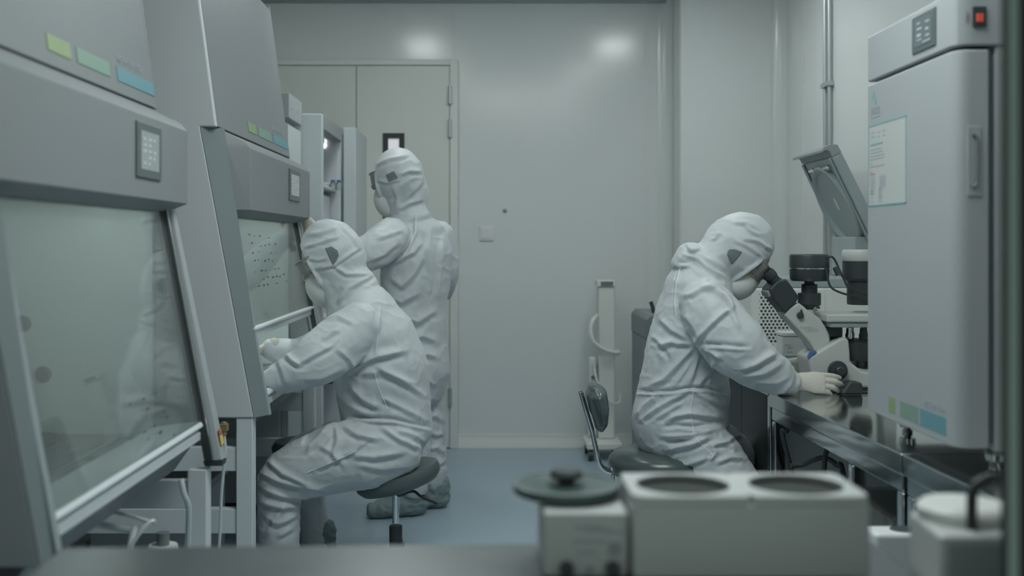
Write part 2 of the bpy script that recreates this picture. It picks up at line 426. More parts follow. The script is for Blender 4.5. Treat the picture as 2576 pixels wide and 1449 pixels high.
# ceiling lights: they mirror in the back wall as two soft glows
k = 0
LN = {(-.49, 5.5): 'ceiling light panel over the standing person', (.98, 5.5): 'ceiling light panel over the far right corner',
      (-.35, 4.3): 'ceiling light panel over the seated cabinet worker', (.85, 4.3): 'ceiling light panel over the microscope worker',
      (.33, 2.5): 'large ceiling light panel between the big cabinet and the incubator'}
for (x, y), s in LN.items():
    t = thing('ceiling_light', (x, y, ZC), s, 'ceiling light', 'ceiling light panels')
    w, l = (.11, .20) if y > 5 else ((.14, .30) if y > 3.5 else (.60, .55))
    bm = nb(); box(bm, (x-w-.02, y-l-.02, ZC-.02), (x-w, y+l+.02, ZC)); box(bm, (x+w, y-l-.02, ZC-.02), (x+w+.02, y+l+.02, ZC))
    box(bm, (x-w, y-l-.02, ZC-.02), (x+w, y-l, ZC)); box(bm, (x-w, y+l, ZC-.02), (x+w, y+l+.02, ZC))
    obj('frame', bm, 'white_plastic', t)
    obj('diffuser', B((x-w, y-l, ZC-(.05 if y > 3.5 else .012)), (x+w, y+l, ZC-.002)), 'led_white' if y > 5 else ('led_soft' if y > 3.5 else 'led_low'), t)
# ------------------------------------------------------------------ biosafety cabinets
def biosafety_cabinet(X0, yn, yf, sash_z, label, blocks, screen, name_span, dxp=0.0, hin=(.062, .115)):
    t = thing('biosafety_cabinet', (X0-1.2, (yn+yf)/2, .70), label, 'biosafety cabinet')
    X = lambda x: x+X0
    prof = [(-.80+dxp, .70), (-.985+dxp, 1.70), (-.93, 1.70), (-1.026, 2.42), (-1.62, 2.42), (-1.62, .70)]
    pr = [(X(x), z) for x, z in prof]
    obj('side_panel', prism_y(nb(), pr, yn, yn+.03), 'cabinet_paint_lit', t, bevel=.006)
    obj('side_panel', prism_y(nb(), pr, yf-.03, yf), 'cabinet_paint', t, bevel=.006)
    # upper front panel, proud and with a shadow gap underneath
    obj('upper_panel', prism_y(nb(), [(X(-.928), 1.702), (X(-1.024), 2.40), (X(-1.05), 2.425), (X(-1.62), 2.425), (X(-1.62), 2.40), (X(-1.075), 2.40), (X(-.985), 1.702)], yn+.0305, yf-.0305), 'cabinet_paint', t, bevel=.004)
    obj('back_panel', B((X(-1.62), yn+.031, .70), (X(-1.56), yf-.031, 2.39)), 'cabinet_paint', t)
    obj('base_panel', B((X(-1.555), yn+.031, .70), (X(-.89), yf-.031, .7145)), 'stainless', t)
    # grey pillars either side of the sash
    for ya, yb, d in ((yn, yn+.03, 1), (yf-.045, yf, 0)):
        if d:
            a = [(X(-.80+dxp), yn+.0, .70), (X(-.765), yn+.06, .70), (X(-.82), yn+.06, .70), (X(-.83), yn+.031, .70)]
            b = [(X(-.985+dxp), yn+.0, 1.70), (X(-.915), yn+.06, 1.70), (X(-.98), yn+.06, 1.70), (X(-1.01), yn+.031, 1.70)]
            a = [Vector(p)+Vector((.001, 0, 0)) for p in a]; b = [Vector(p)+Vector((.001, 0, 0)) for p in b]
            bm = hexa(nb(), a, b)
            obj('front_pillar', bm, 'pillar_grey', t, bevel=.003)
    # control head
    hp = [(-.836, 1.418), (-.836, 1.634), (-.855, 1.658), (-.93, 1.697), (-1.0, 1.7005), (-.965, 1.395), (-.893, 1.395)]
    a = [(X(x)-(.0 if x < -.9 else .012), yn+.062, z) for x, z in hp]; b = [(X(x), yn+.105, z) for x, z in hp]
    bm = nb(); n = len(hp); y1 = yf-.012
    rings = [[bm.verts.new((X(max(x, -.90) if i == 0 and x > -.90 else x) if False else (X(x)-(.07 if (i == 0 and x > -.9) else 0)), y, z)) for x, z in hp] for i, y in enumerate((yn+hin[0], yn+hin[1], y1))]
    bm.faces.new(rings[0]); bm.faces.new(rings[-1][::-1])
    for i in range(2):
        for j in range(n): bm.faces.new((rings[i][j], rings[i][(j+1) % n], rings[i+1][(j+1) % n], rings[i+1][j]))
    obj('control_head', bm, 'cabinet_paint', t, bevel=.006, seg=3)
    sy0, sy1, sz0, sz1 = screen; xf = X(-.836)
    s = obj('touch_screen', B((xf-.004, sy0, sz0), (xf+.006, sy1, sz1)), 'screen_bezel', t, bevel=.003); lab(s, 'dark framed touch screen')
    iy0, iy1, iz0, iz1 = sy0+.03, sy1-.03, sz0+.022, sz1-.022
    obj('display', B((xf+.002, iy0, iz0), (xf+.0072, iy1, iz1)), 'screen_glow', s)
    rnd = random.Random(3)
    for r in range(5):
        for c_ in range(3):
            if rnd.random() < .8:
                y0 = iy0+.012+(iy1-iy0-.024)*c_/3; z0 = iz1-.012-(iz1-iz0-.02)*(r+.7)/5
                obj('screen_readout', B((xf+.0073, y0, z0), (xf+.0082, y0+(iy1-iy0)*.22*rnd.uniform(.5, 1), z0+.007)), 'screen_marks', s, smooth=False)
    # colour blocks and model name on the upper panel
    def xp(z): return X(-.928-(z-1.702)*.096/.698)
    for (ya, yb), m in zip(blocks, ('green_block', 'mid_green_block', 'teal_block')):
        z0, z1 = 1.738, 1.777
        bm = nb(); a = [(xp(z0)-.001, ya, z0), (xp(z0)-.001, yb, z0), (xp(z1)-.001, yb, z1), (xp(z1)-.001, ya, z1)]
        hexa(bm, a, [(x+.003, y, z) for x, y, z in a]); lab(obj('colour_block', bm, m, t, smooth=False), m.replace('_block', '').replace('_', ' ')+' printed block')
    n0, n1 = name_span; zb = 1.792
    obj('model_name', text_bm('KG AirSafe 1300', .030, (xp(zb)+.0008, n0, zb), (0, 1, 0), (-.137, 0, 1), .0006, n1-n0), 'pale_ink', t, smooth=False)
    # sash
    def xs(z): return X(-.894+(1.39-z)*.114/.616)
    zb = sash_z; ya, yb = yn+.055, yf-.052
    bm = nb(); a = [(xs(zb), ya, zb), (xs(zb), yb, zb), (xs(1.43), yb, 1.43), (xs(1.43), ya, 1.43)]
    hexa(bm, a, [(x-.006, y, z) for x, y, z in a]); sg = obj('sash', bm, 'sash_glass', t, smooth=False); lab(sg, 'sloping clear glass sash')
    rnd = random.Random(11)
    if sash_z > .9: spots = [(yn+.30+.09*c_+rnd.uniform(-.02, .02), 1.325-.032*r+rnd.uniform(-.006, .006)) for r in range(7) for c_ in range(7) if rnd.random() < .62]
    else: spots = [(yn+.62+.10*c_+rnd.uniform(-.015, .015)+.02*r, .905-.024*r+rnd.uniform(-.004, .004)) for r in range(6) for c_ in range(3) if rnd.random() < .75]
    for y, z in spots:
        w = rnd.uniform(.010, .028); h = rnd.uniform(.003, .007); bm = nb()
        hexa(bm, [(xs(z)+.0004, y, z), (xs(z)+.0004, y+w, z), (xs(z+h)+.0004, y+w, z+h), (xs(z+h)+.0004, y, z+h)], [(xs(z)+.0012, y, z), (xs(z)+.0012, y+w, z), (xs(z+h)+.0012, y+w, z+h), (xs(z+h)+.0012, y, z+h)])
        lab(obj('pen_mark', bm, 'print_ink', sg, smooth=False), 'small dark pen mark')
    if sash_z > .9:
        bm = nb(); z = zb; box(bm, (xs(z)-.010, ya, z-.034), (xs(z)+.002, yb, z-.002)); box(bm, (xs(z)-.012, ya, z-.004), (xs(z)+.016, yb, z+.006)); 
        lab(obj('sash_handle', bm, 'suit_seam', sg, bevel=.002), 'pale metal handle rail')
    # sash rails
    for y0, y1 in ((yn+.058, yn+.085), (yf-.05, yf)):
        if y0 > yn+.2:
            a = [(xs(.655)-.02, y0, .655), (xs(.655)+.032, y0+.008, .655), (xs(.655)+.036, y1, .655), (xs(.655)-.02, y1, .655)]
            b = [(xs(1.42)-.02, y0, 1.42), (xs(1.42)+.022, y0+.008, 1.42), (xs(1.42)+.02, y1, 1.42), (xs(1.42)-.02, y1, 1.42)]
            r = obj('sash_rail', hexa(nb(), a, b), 'incubator_paint', t, bevel=.004)
            a = [(xs(.66)-.012, y0-.014, .66), (xs(.66)+.014, y0-.014, .66), (xs(.66)+.014, y0-.002, .66), (xs(.66)-.012, y0-.002, .66)]
            b = [(xs(1.41)-.012, y0-.014, 1.41), (xs(1.41)+.014, y0-.014, 1.41), (xs(1.41)+.014, y0-.002, 1.41), (xs(1.41)-.012, y0-.002, 1.41)]
            lab(obj('track', hexa(nb(), a, b), 'bright_alu', r), 'bright aluminium channel')
            a = [(xs(.66)-.012, y0-.0165, .66), (xs(.66)+.009, y0-.0165, .66), (xs(.66)+.011, y0-.0142, .66), (xs(.66)-.012, y0-.0142, .66)]
            b = [(xs(1.41)-.012, y0-.0165, 1.41), (xs(1.41)+.009, y0-.0165, 1.41), (xs(1.41)+.011, y0-.0142, 1.41), (xs(1.41)-.012, y0-.0142, 1.41)]
            lab(obj('seal', hexa(nb(), a, b), 'black_rubber', r), 'black rubber seal')
            obj('foot_cap', hexa(nb(), [(xs(.64)-.02, y0+.002, .640), (xs(.64)+.03, y0+.006, .640), (xs(.64)+.03, y1, .640), (xs(.64)-.02, y1, .640)], [(xs(.655)-.022, y0, .6545), (xs(.655)+.034, y0+.006, .6545), (xs(.655)+.036, y1, .6545), (xs(.655)-.022, y1, .6545)]), 'black_plastic', r)
            zs = [(.70, .745)] if sash_z < .9 else []
            for za, zb_ in zs:
                for q, m in enumerate(('sticker_red', 'sticker_yellow')):
                    u0 = za+(zb_-za)*(.62 if q == 0 else 0); u1 = za+(zb_-za)*(1 if q == 0 else .6)
                    hexa(bm := nb(), [(xs(u0)+.036, y0+.014, u0), (xs(u0)+.036, y1-.006, u0), (xs(u1)+.036, y1-.006, u1), (xs(u1)+.036, y0+.014, u1)], [(xs(u0)+.038, y0+.014, u0), (xs(u0)+.038, y1-.006, u0), (xs(u1)+.038, y1-.006, u1), (xs(u1)+.038, y0+.014, u1)])
                    lab(obj('warning_sticker', bm, m, r, smooth=False), m.split('_')[1]+' sticker half')
        else:
            a = [(xs(.70)-.02, y0, .70), (xs(.70)+.012, y0, .70), (xs(.70)+.012, y1, .70), (xs(.70)-.02, y1, .70)]
            b = [(xs(1.41)-.02, y0, 1.41), (xs(1.41)+.012, y0, 1.41), (xs(1.41)+.012, y1, 1.41), (xs(1.41)-.02, y1, 1.41)]
            obj('sash_rail', hexa(nb(), a, b), 'cabinet_grey', t, bevel=.004)
    # armrest, skirt, work surface with slotted grille
    ya, yb = yn+.09, yf-.066
    ar = [(-.92, .760), (-.80, .7755), (-.788, .7765), (-.779, .772), (-.775, .763), (-.779, .756), (-.790, .753), (-.7905, .748)]
    ar += [(-.783, .744), (-.783, .722), (-.80, .718), (-.81, .735), (-.92, .745)]
    lab(obj('armrest', prism_y(nb(), [(X(x), z) for x, z in ar], ya, yb), 'stand_paint', t, bevel=.001, ang=50), 'rounded pale armrest sill')
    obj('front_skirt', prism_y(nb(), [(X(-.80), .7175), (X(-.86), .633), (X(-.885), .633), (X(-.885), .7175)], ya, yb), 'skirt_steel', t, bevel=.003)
    obj('work_surface', B((X(-1.50), ya-.03, .715), (X(-1.03), yb+.03, .735)), 'stainless', t)
    bm = nb(); box(bm, (X(-1.03), ya-.02, .715), (X(-.90), yb+.02, .7345)); 
    g = lab(obj('front_grille', bm, 'cabinet_grey', t), 'slotted grey intake grille')
    bm = nb()
    for q in range(5):
        x = X(-1.02+.026*q); box(bm, (x-.003, ya, .7343), (x+.001, yb, .739))
    obj('grille_bar', bm, 'stainless', g)
    for q in range(4):
        y = ya+.14+(yb-ya-.2)*q/3; lathe(bm := nb(), [(.0, 0), (.018, 0), (.018, .006), (0, .006)], (X(-.965), y, .7345), n=20); lab(obj('grille_knob', bm, 'screen_bezel', g), 'dark round grille plug')
    # chamber
    bm = nb()
    box(bm, (X(-1.52), ya-.03, .715), (X(-1.505), yb+.03, 1.44)); box(bm, (X(-1.505), yf-.052, .736), (X(-.93), yf-.0305, 1.44)); box(bm, (X(-1.505), yn+.0305, .736), (X(-.93), yn+.052, 1.44))
    box(bm, (X(-1.505), yn+.053, 1.425), (X(-.97), yf-.053, 1.44))
    obj('chamber_liner', bm, 'cabinet_inside', t)
    obj('chamber_lamp', cyl(nb(), (X(-1.0), yn+.15, 1.411), (X(-1.0), yf-.15, 1.411), .010, n=12), 'cabinet_lamp', t)
    for x, z in ((-1.372, 1.062), (-1.312, .912), (-1.420, .912)):
        bm = nb(); lathe(bm, [(.0, .012), (.017, .012), (.023, .006), (.025, 0)], (x+X0+.06, yf-.052, z), (0, -1, 0), n=26)
        lab(obj('socket_plug', bm, 'jamb_black', t), 'dark round wall plug')
    return t

cabA = biosafety_cabinet(-.06, 2.02, 3.285, .777, 'big grey cabinet filling the left edge, with a closed glass front', ((2.47, 2.61), (2.65, 2.88), (2.94, 3.262)), (2.784, 2.994, 1.47, 1.614), (2.957, 3.165), .034, (-.03, -.028))
cabB = biosafety_cabinet(0, 3.75, 5.17, 1.0, 'grey cabinet with raised sash where the seated person in white works', ((4.277, 4.43), (4.47, 4.73), (4.78, 5.14)), (4.607, 4.86, 1.483, 1.617), (4.80, 5.05))
# sticker on the second cabinet's side wall
c = P(497, 848, 3.748); bm = B((c.x-.012, 3.7475, c.z+.002), (c.x+.008, 3.7502, c.z+.016)); lab(obj('warning_sticker', bm, 'sticker_red', cabB), 'red sticker half')
bm = B((c.x-.010, 3.7475, c.z-.018), (c.x+.010, 3.7502, c.z+.001)); lab(obj('warning_sticker', bm, 'sticker_yellow', cabB), 'yellow sticker half')

def cabinet_stand(X0, yn, yf, label, lx=-.862, lh=.6995):
    t = thing('cabinet_stand', (X0-1.2, (yn+yf)/2, 0), label, 'stand')
    for y in (yn+.005, yf-.062):
        for x in (lx, -1.56):
            obj('leg', B((X0+x, y, .012), (X0+x+.057, y+.057, lh if x > -1.2 else .6995)), 'stand_paint', t, bevel=.004)
            obj('foot', cyl(nb(), (X0+x+.028, y+.028, 0), (X0+x+.028, y+.028, .0115), .03, n=16), 'black_rubber', t)
        obj('cross_rail', B((X0-1.502, y+.008, .515), (X0+lx-.0005, y+.048, .597)), 'stand_paint', t, bevel=.003)
        obj('cross_rail', B((X0-1.502, y+.008, .30), (X0+lx-.0005, y+.048, .385)), 'stand_paint', t, bevel=.003)
    obj('back_rail', B((X0-1.55, yn+.063, .50), (X0-1.51, yf-.063, .58)), 'stand_paint', t, bevel=.003)
    obj('top_rail', B((X0-1.55, yn+.063, .62), (X0-1.51, yf-.063, .699)), 'stand_paint', t, bevel=.003)
    return t
cabinet_stand(-.06, 2.02, 3.285, 'steel stand carrying the big cabinet at the left edge', -.824, .6325)
cabinet_stand(0, 3.75, 5.17, 'steel stand under the second cabinet, its leg beside the seated knees')

# under and around the cabinets
t = thing('drain_valve', (-.925, 3.7, .60), 'brass drain valve with a clear hose in the gap below the second cabinet', 'valve')
c = P(567, 1081, 3.72)
bm = nb(); cyl(bm, (c.x, 3.70, c.z+.03), (c.x, 3.70, c.z-.015), .010, n=14); box(bm, (c.x-.014, 3.687, c.z+.0), (c.x+.014, 3.713, c.z+.024))
obj('valve_body', bm, 'brass', t, bevel=.002)
obj('hose', tube(nb(), [(c.x, 3.70, c.z-.01), (c.x+.004, 3.70, c.z-.08), (c.x-.01, 3.71, c.z-.2), (c.x-.03, 3.72, .2), (c.x-.1, 3.72, .02)], .0055), 'clear_tube', t)
def hose(pts, r, label):
    tag(obj('hose', tube(nb(), pts, r, n=8), 'clear_tube'), label, 'hose')
hose([P(455, 1205, 3.0), P(462, 1240, 3.0), P(475, 1300, 3.02), (-.86, 3.06, .3), (-.95, 3.0, .01)], .008, 'clear hose hanging below the big cabinet beside its right leg')
hose([(-1.25, 2.75, .64), P(300, 1330, 2.8), P(330, 1365, 2.78), (-.92, 2.55, .2), (-1.0, 2.5, .012)], .009, 'thick clear hose bending below the middle of the big cabinet')
hose([(-1.12, 2.82, .64), P(368, 1310, 2.8), P(345, 1350, 2.75), (-1.1, 2.7, .2), (-1.2, 2.7, .012)], .005, 'thin clear hose crossing below the big cabinet')
hose([P(660, 1185, 4.35), P(650, 1205, 4.3), P(664, 1240, 4.3), P(668, 1320, 4.3), (-.9, 4.3, .012)], .008, 'clear hose beside the seated knees under the second cabinet')
t = thing('vacuum_bottle', (-1.02, 3.0, 0), 'small pale bottle with a dark cap on the floor below the big cabinet', 'bottle')
c = P(410, 1345, 3.12)
obj('body', lathe(nb(), [(.0, 0), (.045, 0), (.05, .01), (.05, .40), (.04, .44), (.0, .44)], (c.x, 3.12, 0), n=24), 'white_plastic', t)
obj('cap', lathe(nb(), [(.0, .441), (.018, .441), (.018, .475), (0, .475)], (c.x, 3.12, 0), n=20), 'dark_grey_plastic', t)
t = thing('storage_box', (-1.3, 4.36, 0), 'grey box stored on the floor under the second cabinet', 'box')
obj('body', B((-1.50, 4.12, .0), (-1.10, 4.60, .33)), 'cabinet_grey', t, bevel=.01)
obj('lid', B((-1.51, 4.11, .3305), (-1.09, 4.61, .36)), 'grey_plastic', t, bevel=.008)
t = thing('plastic_cup', (-1.37, 3.18, .735), 'white plastic cup standing inside the big cabinet at the left edge', 'cup')
c = P(58, 1040, 3.12)
bm = nb(); lathe(bm, [(0, 0), (.02, 0), (.024, .075), (.027, .076), (.027, .082), (.023, .082), (.021, .01), (0, .01)], (c.x, 3.12, .7352), n=24); obj('cup_wall', bm, 'white_plastic', t)
t = thing('metal_tray', (-1.3, 2.95, .735), 'shallow steel tray lying inside the big cabinet at the left edge', 'tray')
bm = nb(); box(bm, (-1.50, 2.6, .736), (-1.22, 3.1, .742)); box(bm, (-1.50, 2.6, .742), (-1.494, 3.1, .765)); box(bm, (-1.226, 2.6, .742), (-1.22, 3.1, .765)); box(bm, (-1.494, 3.094, .742), (-1.226, 3.1, .765)); box(bm, (-1.494, 2.6, .742), (-1.226, 2.606, .765))
obj('tray_body', bm, 'stainless', t)
# ------------------------------------------------------------------ refrigerators behind the second cabinet
t = thing('medicine_refrigerator', (-1.3, 5.4, 0), 'closed glass-door refrigerator just behind the second cabinet', 'refrigerator')
obj('cabinet_body', B((-1.62, 5.215, .06), (-.985, 5.595, 2.02)), 'fridge_side', t, bevel=.006)
obj('glass_door', B((-.984, 5.225, .20), (-.950, 5.585, 1.87)), 'fridge_glass', t, bevel=.004)
obj('control_panel', B((-.984, 5.222, 1.90), (-.945, 5.585, 2.02)), 'incubator_paint', t, bevel=.004)
for y in (5.30, 5.44): obj('panel_screw', cyl(nb(), (-.945, y, 1.955), (-.940, y, 1.955), .008, n=12), 'chrome', t)
obj('plinth', B((-1.60, 5.23, 0), (-1.0, 5.58, .059)), 'black_plastic', t)
t = thing('open_refrigerator', (-1.25, 6.0, 0), 'open upright refrigerator with lamp and shelves beside the double door', 'refrigerator')
bm = nb(); zt = 1.965
box(bm, (-1.62, 5.605, .08), (-.845, 5.66, zt)); box(bm, (-1.62, 6.30, .08), (-.845, 6.35, zt)); box(bm, (-1.62, 5.66, .08), (-1.57, 6.30, zt))
box(bm, (-1.57, 5.66, 1.905), (-.90, 6.30, zt)); box(bm, (-1.57, 5.66, .08), (-.86, 6.30, .16))
obj('cabinet_body', bm, 'fridge_side', t, bevel=.006)
obj('fascia', B((-.90, 5.661, 1.885), (-.835, 6.299, zt)), 'grey_plastic', t, bevel=.006)
bm = nb(); box(bm, (-1.35, 5.70, 1.85), (-.93, 6.1, 1.9045)); box(bm, (-.99, 6.13, 1.87), (-.93, 6.28, 1.9045)); obj('cooling_unit', bm, 'cabinet_grey', t, bevel=.01)
obj('liner', B((-1.569, 6.285, .17), (-.86, 6.2995, 1.90)), 'fridge_inside', t)
bm = nb(); c = P(815, 360, 6.27); ellipsoid(bm, (c.x, 6.275, c.z+.012), (.014, .01, .014), u=14, v=9); ellipsoid(bm, (c.x, 6.275, c.z-.012), (.015, .01, .018), u=14, v=9)
lab(obj('lamp', bm, 'fridge_lamp', t), 'small lit lamp')
for z in (1.60, 1.25, .9, .55):
    bm = nb(); box(bm, (-1.56, 5.665, z-.006), (-.87, 6.284, z)); tube(bm, [(-.868, 5.67, z+.003), (-.868, 6.28, z+.003)], .005, n=8, smooth=False)
    obj('shelf', bm, 'white_plastic', t)
obj('drawer', B((-1.5, 5.70, 1.30), (-.90, 6.27, 1.57)), 'fridge_inside', t, bevel=.01)
obj('open_door', B((-.838, 6.3605, .10), (-.762, 6.93, 1.975)), 'fridge_side', t, bevel=.008)
dr = bpy.data.objects[-1] if False else None
obj('door_gasket', B((-.846, 6.38, .13), (-.8385, 6.91, 1.94)), 'grey_plastic', t)
obj('plinth', B((-1.6, 5.62, 0), (-.87, 6.33, .079)), 'black_plastic', t)
cs = [(838, 'blue capped bottle on the shelf of the open refrigerator, nearer the lamp side'), (853, 'blue capped bottle on the shelf of the open refrigerator, nearer its open door')]
for q, s in cs:
    c = P(q, 480, 6.16); b = thing('reagent_bottle', (c.x, 6.16, 1.6), s, 'bottle', 'blue capped bottles in the open refrigerator')
    obj('body', lathe(nb(), [(0, 0), (.018, 0), (.02, .004), (.02, .034), (.012, .042), (0, .042)], (c.x, 6.16, 1.6005), n=18), 'clear_plastic', b)
    obj('cap', lathe(nb(), [(0, .0422), (.013, .0422), (.013, .056), (0, .056)], (c.x, 6.16, 1.6005), n=18), 'blue_cap', b)
obj_ = lathe(nb(), [(0, 0), (.05, 0), (.06, .03), (.055, .033), (0, .033)], (-.93, 6.05, 1.6005), n=22, sy=1.4)
tag(obj('white_dish', obj_, 'white_plastic'), 'white dish on the shelf of the open refrigerator', 'dish')

# ------------------------------------------------------------------ benches
BT = .745
def edge_x(Y): return 1.052+.032*(4.1-Y)
def bench(name, y0, y1, label, legs, th=.055, rail=True):
    t = thing(name, (1.4, (y0+y1)/2, 0), label, 'bench')
    xa, xb = edge_x(y0), edge_x(y1)
    a = [(xa, y0, BT-th), (xb, y1, BT-th), (XR-.02, y1, BT-th), (XR-.02, y0, BT-th)]
    obj('worktop', hexa(nb(), a, [(x, y, BT) for x, y, z in a]), 'bench_steel', t, bevel=.004)
    for y in legs:
        for x in (edge_x(y)+.008, XR-.09):
            obj('leg', B((x, y, .10), (x+.042, y+.042, BT-(.1055 if rail else th+.0005))), 'bench_steel', t, bevel=.006)
            obj('leg_foot', lathe(nb(), [(0, 0), (.026, 0), (.028, .012), (.014, .018), (.014, .06), (.023, .062), (.023, .10), (0, .10)], (x+.021, y+.021, 0), n=18), 'chrome', t)
    a = [(xa+.008, y0+.01, BT-.105), (xb+.008, y1-.01, BT-.105), (xb+.045, y1-.01, BT-.105), (xa+.045, y0+.01, BT-.105)]
    if rail: obj('front_rail', hexa(nb(), a, [(x, y, BT-.0555) for x, y, z in a]), 'bench_steel', t, bevel=.006)
    obj('back_rail', B((XR-.09, y0+.01, BT-.105), (XR-.05, y1-.01, BT-th-.0005)), 'bench_steel', t, bevel=.004)
    return t
b1 = bench('steel_bench', 1.62, 2.873, 'near stainless bench carrying the incubator', (1.70, 2.825))
b2 = bench('steel_bench', 2.88, 4.083, 'stainless bench in front of the microscope worker, with a reflective top', (2.89, 3.25, 4.035))
b3 = bench('steel_bench', 4.09, 6.35, 'far stainless bench carrying the microscope and centrifuge', (4.095, 6.29), .018, False)
obj('lower_shelf', B((1.16, 2.95, .15), (XR-.14, 4.03, .17)), 'bench_steel', b2)
t = thing('black_cabinet', (1.4, 4.6, 0), 'black cabinet standing under the far bench behind the knees', 'cabinet')
obj('cabinet_body', B((1.085, 4.155, .03), (1.68, 5.0, .725)), 'black_cabinet', t, bevel=.006)
lab(obj('side_panel', B((1.085, 4.147, .03), (1.70, 4.1545, .725)), 'wall_panel', t), 'pale grey end panel')
obj('cabinet_door', B((1.066, 4.16, .05), (1.0845, 4.575, .722)), 'black_cabinet', t, bevel=.004)
obj('cabinet_door', B((1.066, 4.58, .05), (1.0845, 4.995, .722)), 'black_cabinet', t, bevel=.004)
obj('plinth', B((1.10, 4.17, 0), (1.66, 4.98, .0295)), 'black_plastic', t)

# ------------------------------------------------------------------ centrifuge with the raised lid
t = thing('centrifuge', (1.5, 5.2, BT), 'large white centrifuge with perforated side and raised lid on the far bench', 'centrifuge')
obj('housing', B((1.203, 4.97, BT+.03), (1.775, 5.45, 1.096)), 'cream_plastic', t, bevel=.008)
obj('side_panel', B((1.21, 4.966, BT+.05), (1.535, 4.9695, 1.088)), 'cream_plastic', t, bevel=.001)
bm = nb(); q = 0
for r in range(16):
    z = 1.068-.0152*r
    for c_ in range(18):
        x = 1.238+.0180*c_+(.009 if r % 2 else 0)
        edge = (r == 0 or r == 15 or x > 1.512 or (r % 2 == 0 and c_ == 0))
        if x > 1.525: continue
        lathe(bm, [(0, .0006), (.0022 if edge else .0058, .0006), (.0022 if edge else .0058, 0)], (x, 4.966, z), (0, -1, 0), n=10)
lab(obj('vent_holes', bm, 'black_plastic', t, smooth=False), 'black round vent holes')
obj('lid_collar', B((1.20, 4.985, 1.0965), (1.775, 5.46, 1.142)), 'cabinet_grey', t, bevel=.008)
for x in (1.25, 1.72):
    for y in (5.02, 5.40): obj('foot', cyl(nb(), (x, y, BT), (x, y, BT+.0295), .022, n=16), 'black_rubber', t)
obj('side_screw', cyl(nb(), (1.258, 4.97, .80), (1.258, 4.958, .80), .012, n=16), 'grey_plastic', t)
# lid: plane through the hinge line, leaning back over the wall side
H = Vector((1.755, 4.99, 1.32)); Tp = Vector((1.566, 4.99, 1.712)); dd = (Tp-H).normalized(); nn = Vector((dd.z, 0, -dd.x)); L = (Tp-H).length; W = .46
def lidp(u, y, n): return H+dd*u+Vector((0, y, 0))+nn*n
bm = nb(); hexa(bm, [lidp(0, 0, 0), lidp(L-.02, 0, 0), lidp(L-.02, 0, .05), lidp(0, 0, .055)], [lidp(0, W, 0), lidp(L-.02, W, 0), lidp(L-.02, W, .05), lidp(0, W, .055)])
hexa(bm, [lidp(0, 0, -.012), lidp(L-.02, 0, -.012), lidp(L-.02, 0, .0), lidp(0, 0, 0)], [lidp(0, .03, -.012), lidp(L-.02, .03, -.012), lidp(L-.02, .03, .0), lidp(0, .03, 0)])
hexa(bm, [lidp(0, W-.03, -.012), lidp(L-.02, W-.03, -.012), lidp(L-.02, W-.03, .0), lidp(0, W-.03, 0)], [lidp(0, W, -.012), lidp(L-.02, W, -.012), lidp(L-.02, W, .0), lidp(0, W, 0)])
lid = obj('lid', bm, 'cabinet_grey', t, bevel=.008, seg=3); lab(lid, 'raised grey lid leaning open')
cc = lidp(L*.40, W/2, -.0005)
bm = lathe(nb(), [(.215, 0), (.215, .016), (.205, .022), (.192, .020), (.175, .006), (.12, .003), (0, .0015)], cc, -nn, n=56); obj('lid_bowl', bm, 'cabinet_grey', lid)
bm = nb(); a = [lidp(L*.43+x, W/2+y, -.0032) for x, y in ((-.03, -.012), (.03, -.012), (.03, .012), (-.03, .012))]; hexa(bm, a, [p-nn*.0015 for p in a]); lab(obj('lid_label', bm, 'white_plastic', lid, smooth=False), 'small white label')
hk = [(L-.0195, .002), (L+.004, .002), (L+.018, -.006), (L+.022, -.02), (L+.016, -.03), (L+.028, -.028), (L+.036, -.012), (L+.034, .02), (L+.02, .048), (L-.0195, .05)]
bm = hexa(nb(), [lidp(u, 0, n) for u, n in hk], [lidp(u, W+.02, n) for u, n in hk]); lab(obj('lid_lip', bm, 'grey_plastic', lid, bevel=.002), 'curved grip lip')
for y in (.07, .30):
    bm = nb(); cyl(bm, lidp(L-.06, y, -.001), lidp(L-.06, y, -.02), .012, n=14); tube(bm, [lidp(L-.06, y-.03, -.02), lidp(L-.06, y+.05, -.02)], .005, n=8, smooth=False); obj('lid_latch', bm, 'chrome', lid)
obj('hinge_block', B((1.70, 5.05, 1.1425), (1.775, 5.40, 1.33)), 'cabinet_grey', t, bevel=.006)

# ------------------------------------------------------------------ microscope (side view, eyepieces towards the worker)
MY = 4.19
t = thing('microscope', (1.42, MY, BT), 'white inverted microscope with black eyepieces and camera drum on the bench', 'microscope')
def pp(pts, y=MY): return [(P(x, z_, MY).x, P(x, z_, MY).z) for x, z_ in pts]
body = pp([(2017, 893), (2040, 880), (2080, 856), (2098, 846), (2110, 843), (2118, 852), (2121, 880), (2122, 905), (2150, 927), (2190, 934), (2240, 936), (2240, 972), (2030, 972)])
body = [(x, max(z, BT+.012)) for x, z in body]
obj('base', prism_y(nb(), body, MY-.085, MY+.085), 'scope_white', t, bevel=.012, seg=4)
obj('base_pad', B((body[-1][0]+.01, MY-.075, BT), (body[-2][0], MY+.075, BT+.0118)), 'black_rubber', t)
arm = pp([(1961, 789), (1972, 776), (1998, 758), (2014, 770), (2022, 778), (2052, 797), (2068, 820), (2076, 838), (2079, 860), (2046, 884), (2036, 879), (2026, 860)])
obj('observation_arm', prism_y(nb(), arm, MY-.055, MY+.055), 'scope_white', t, bevel=.010, seg=4)
blk = pp([(1924, 728), (1938, 712), (1951, 703), (1968, 701), (1990, 731), (1997, 742), (1997, 752), (1964, 786), (1942, 760)])
h = obj('tube_head', prism_y(nb(), blk, MY-.062, MY+.062), 'black_plastic', t, bevel=.008, seg=3); lab(h, 'black binocular head')
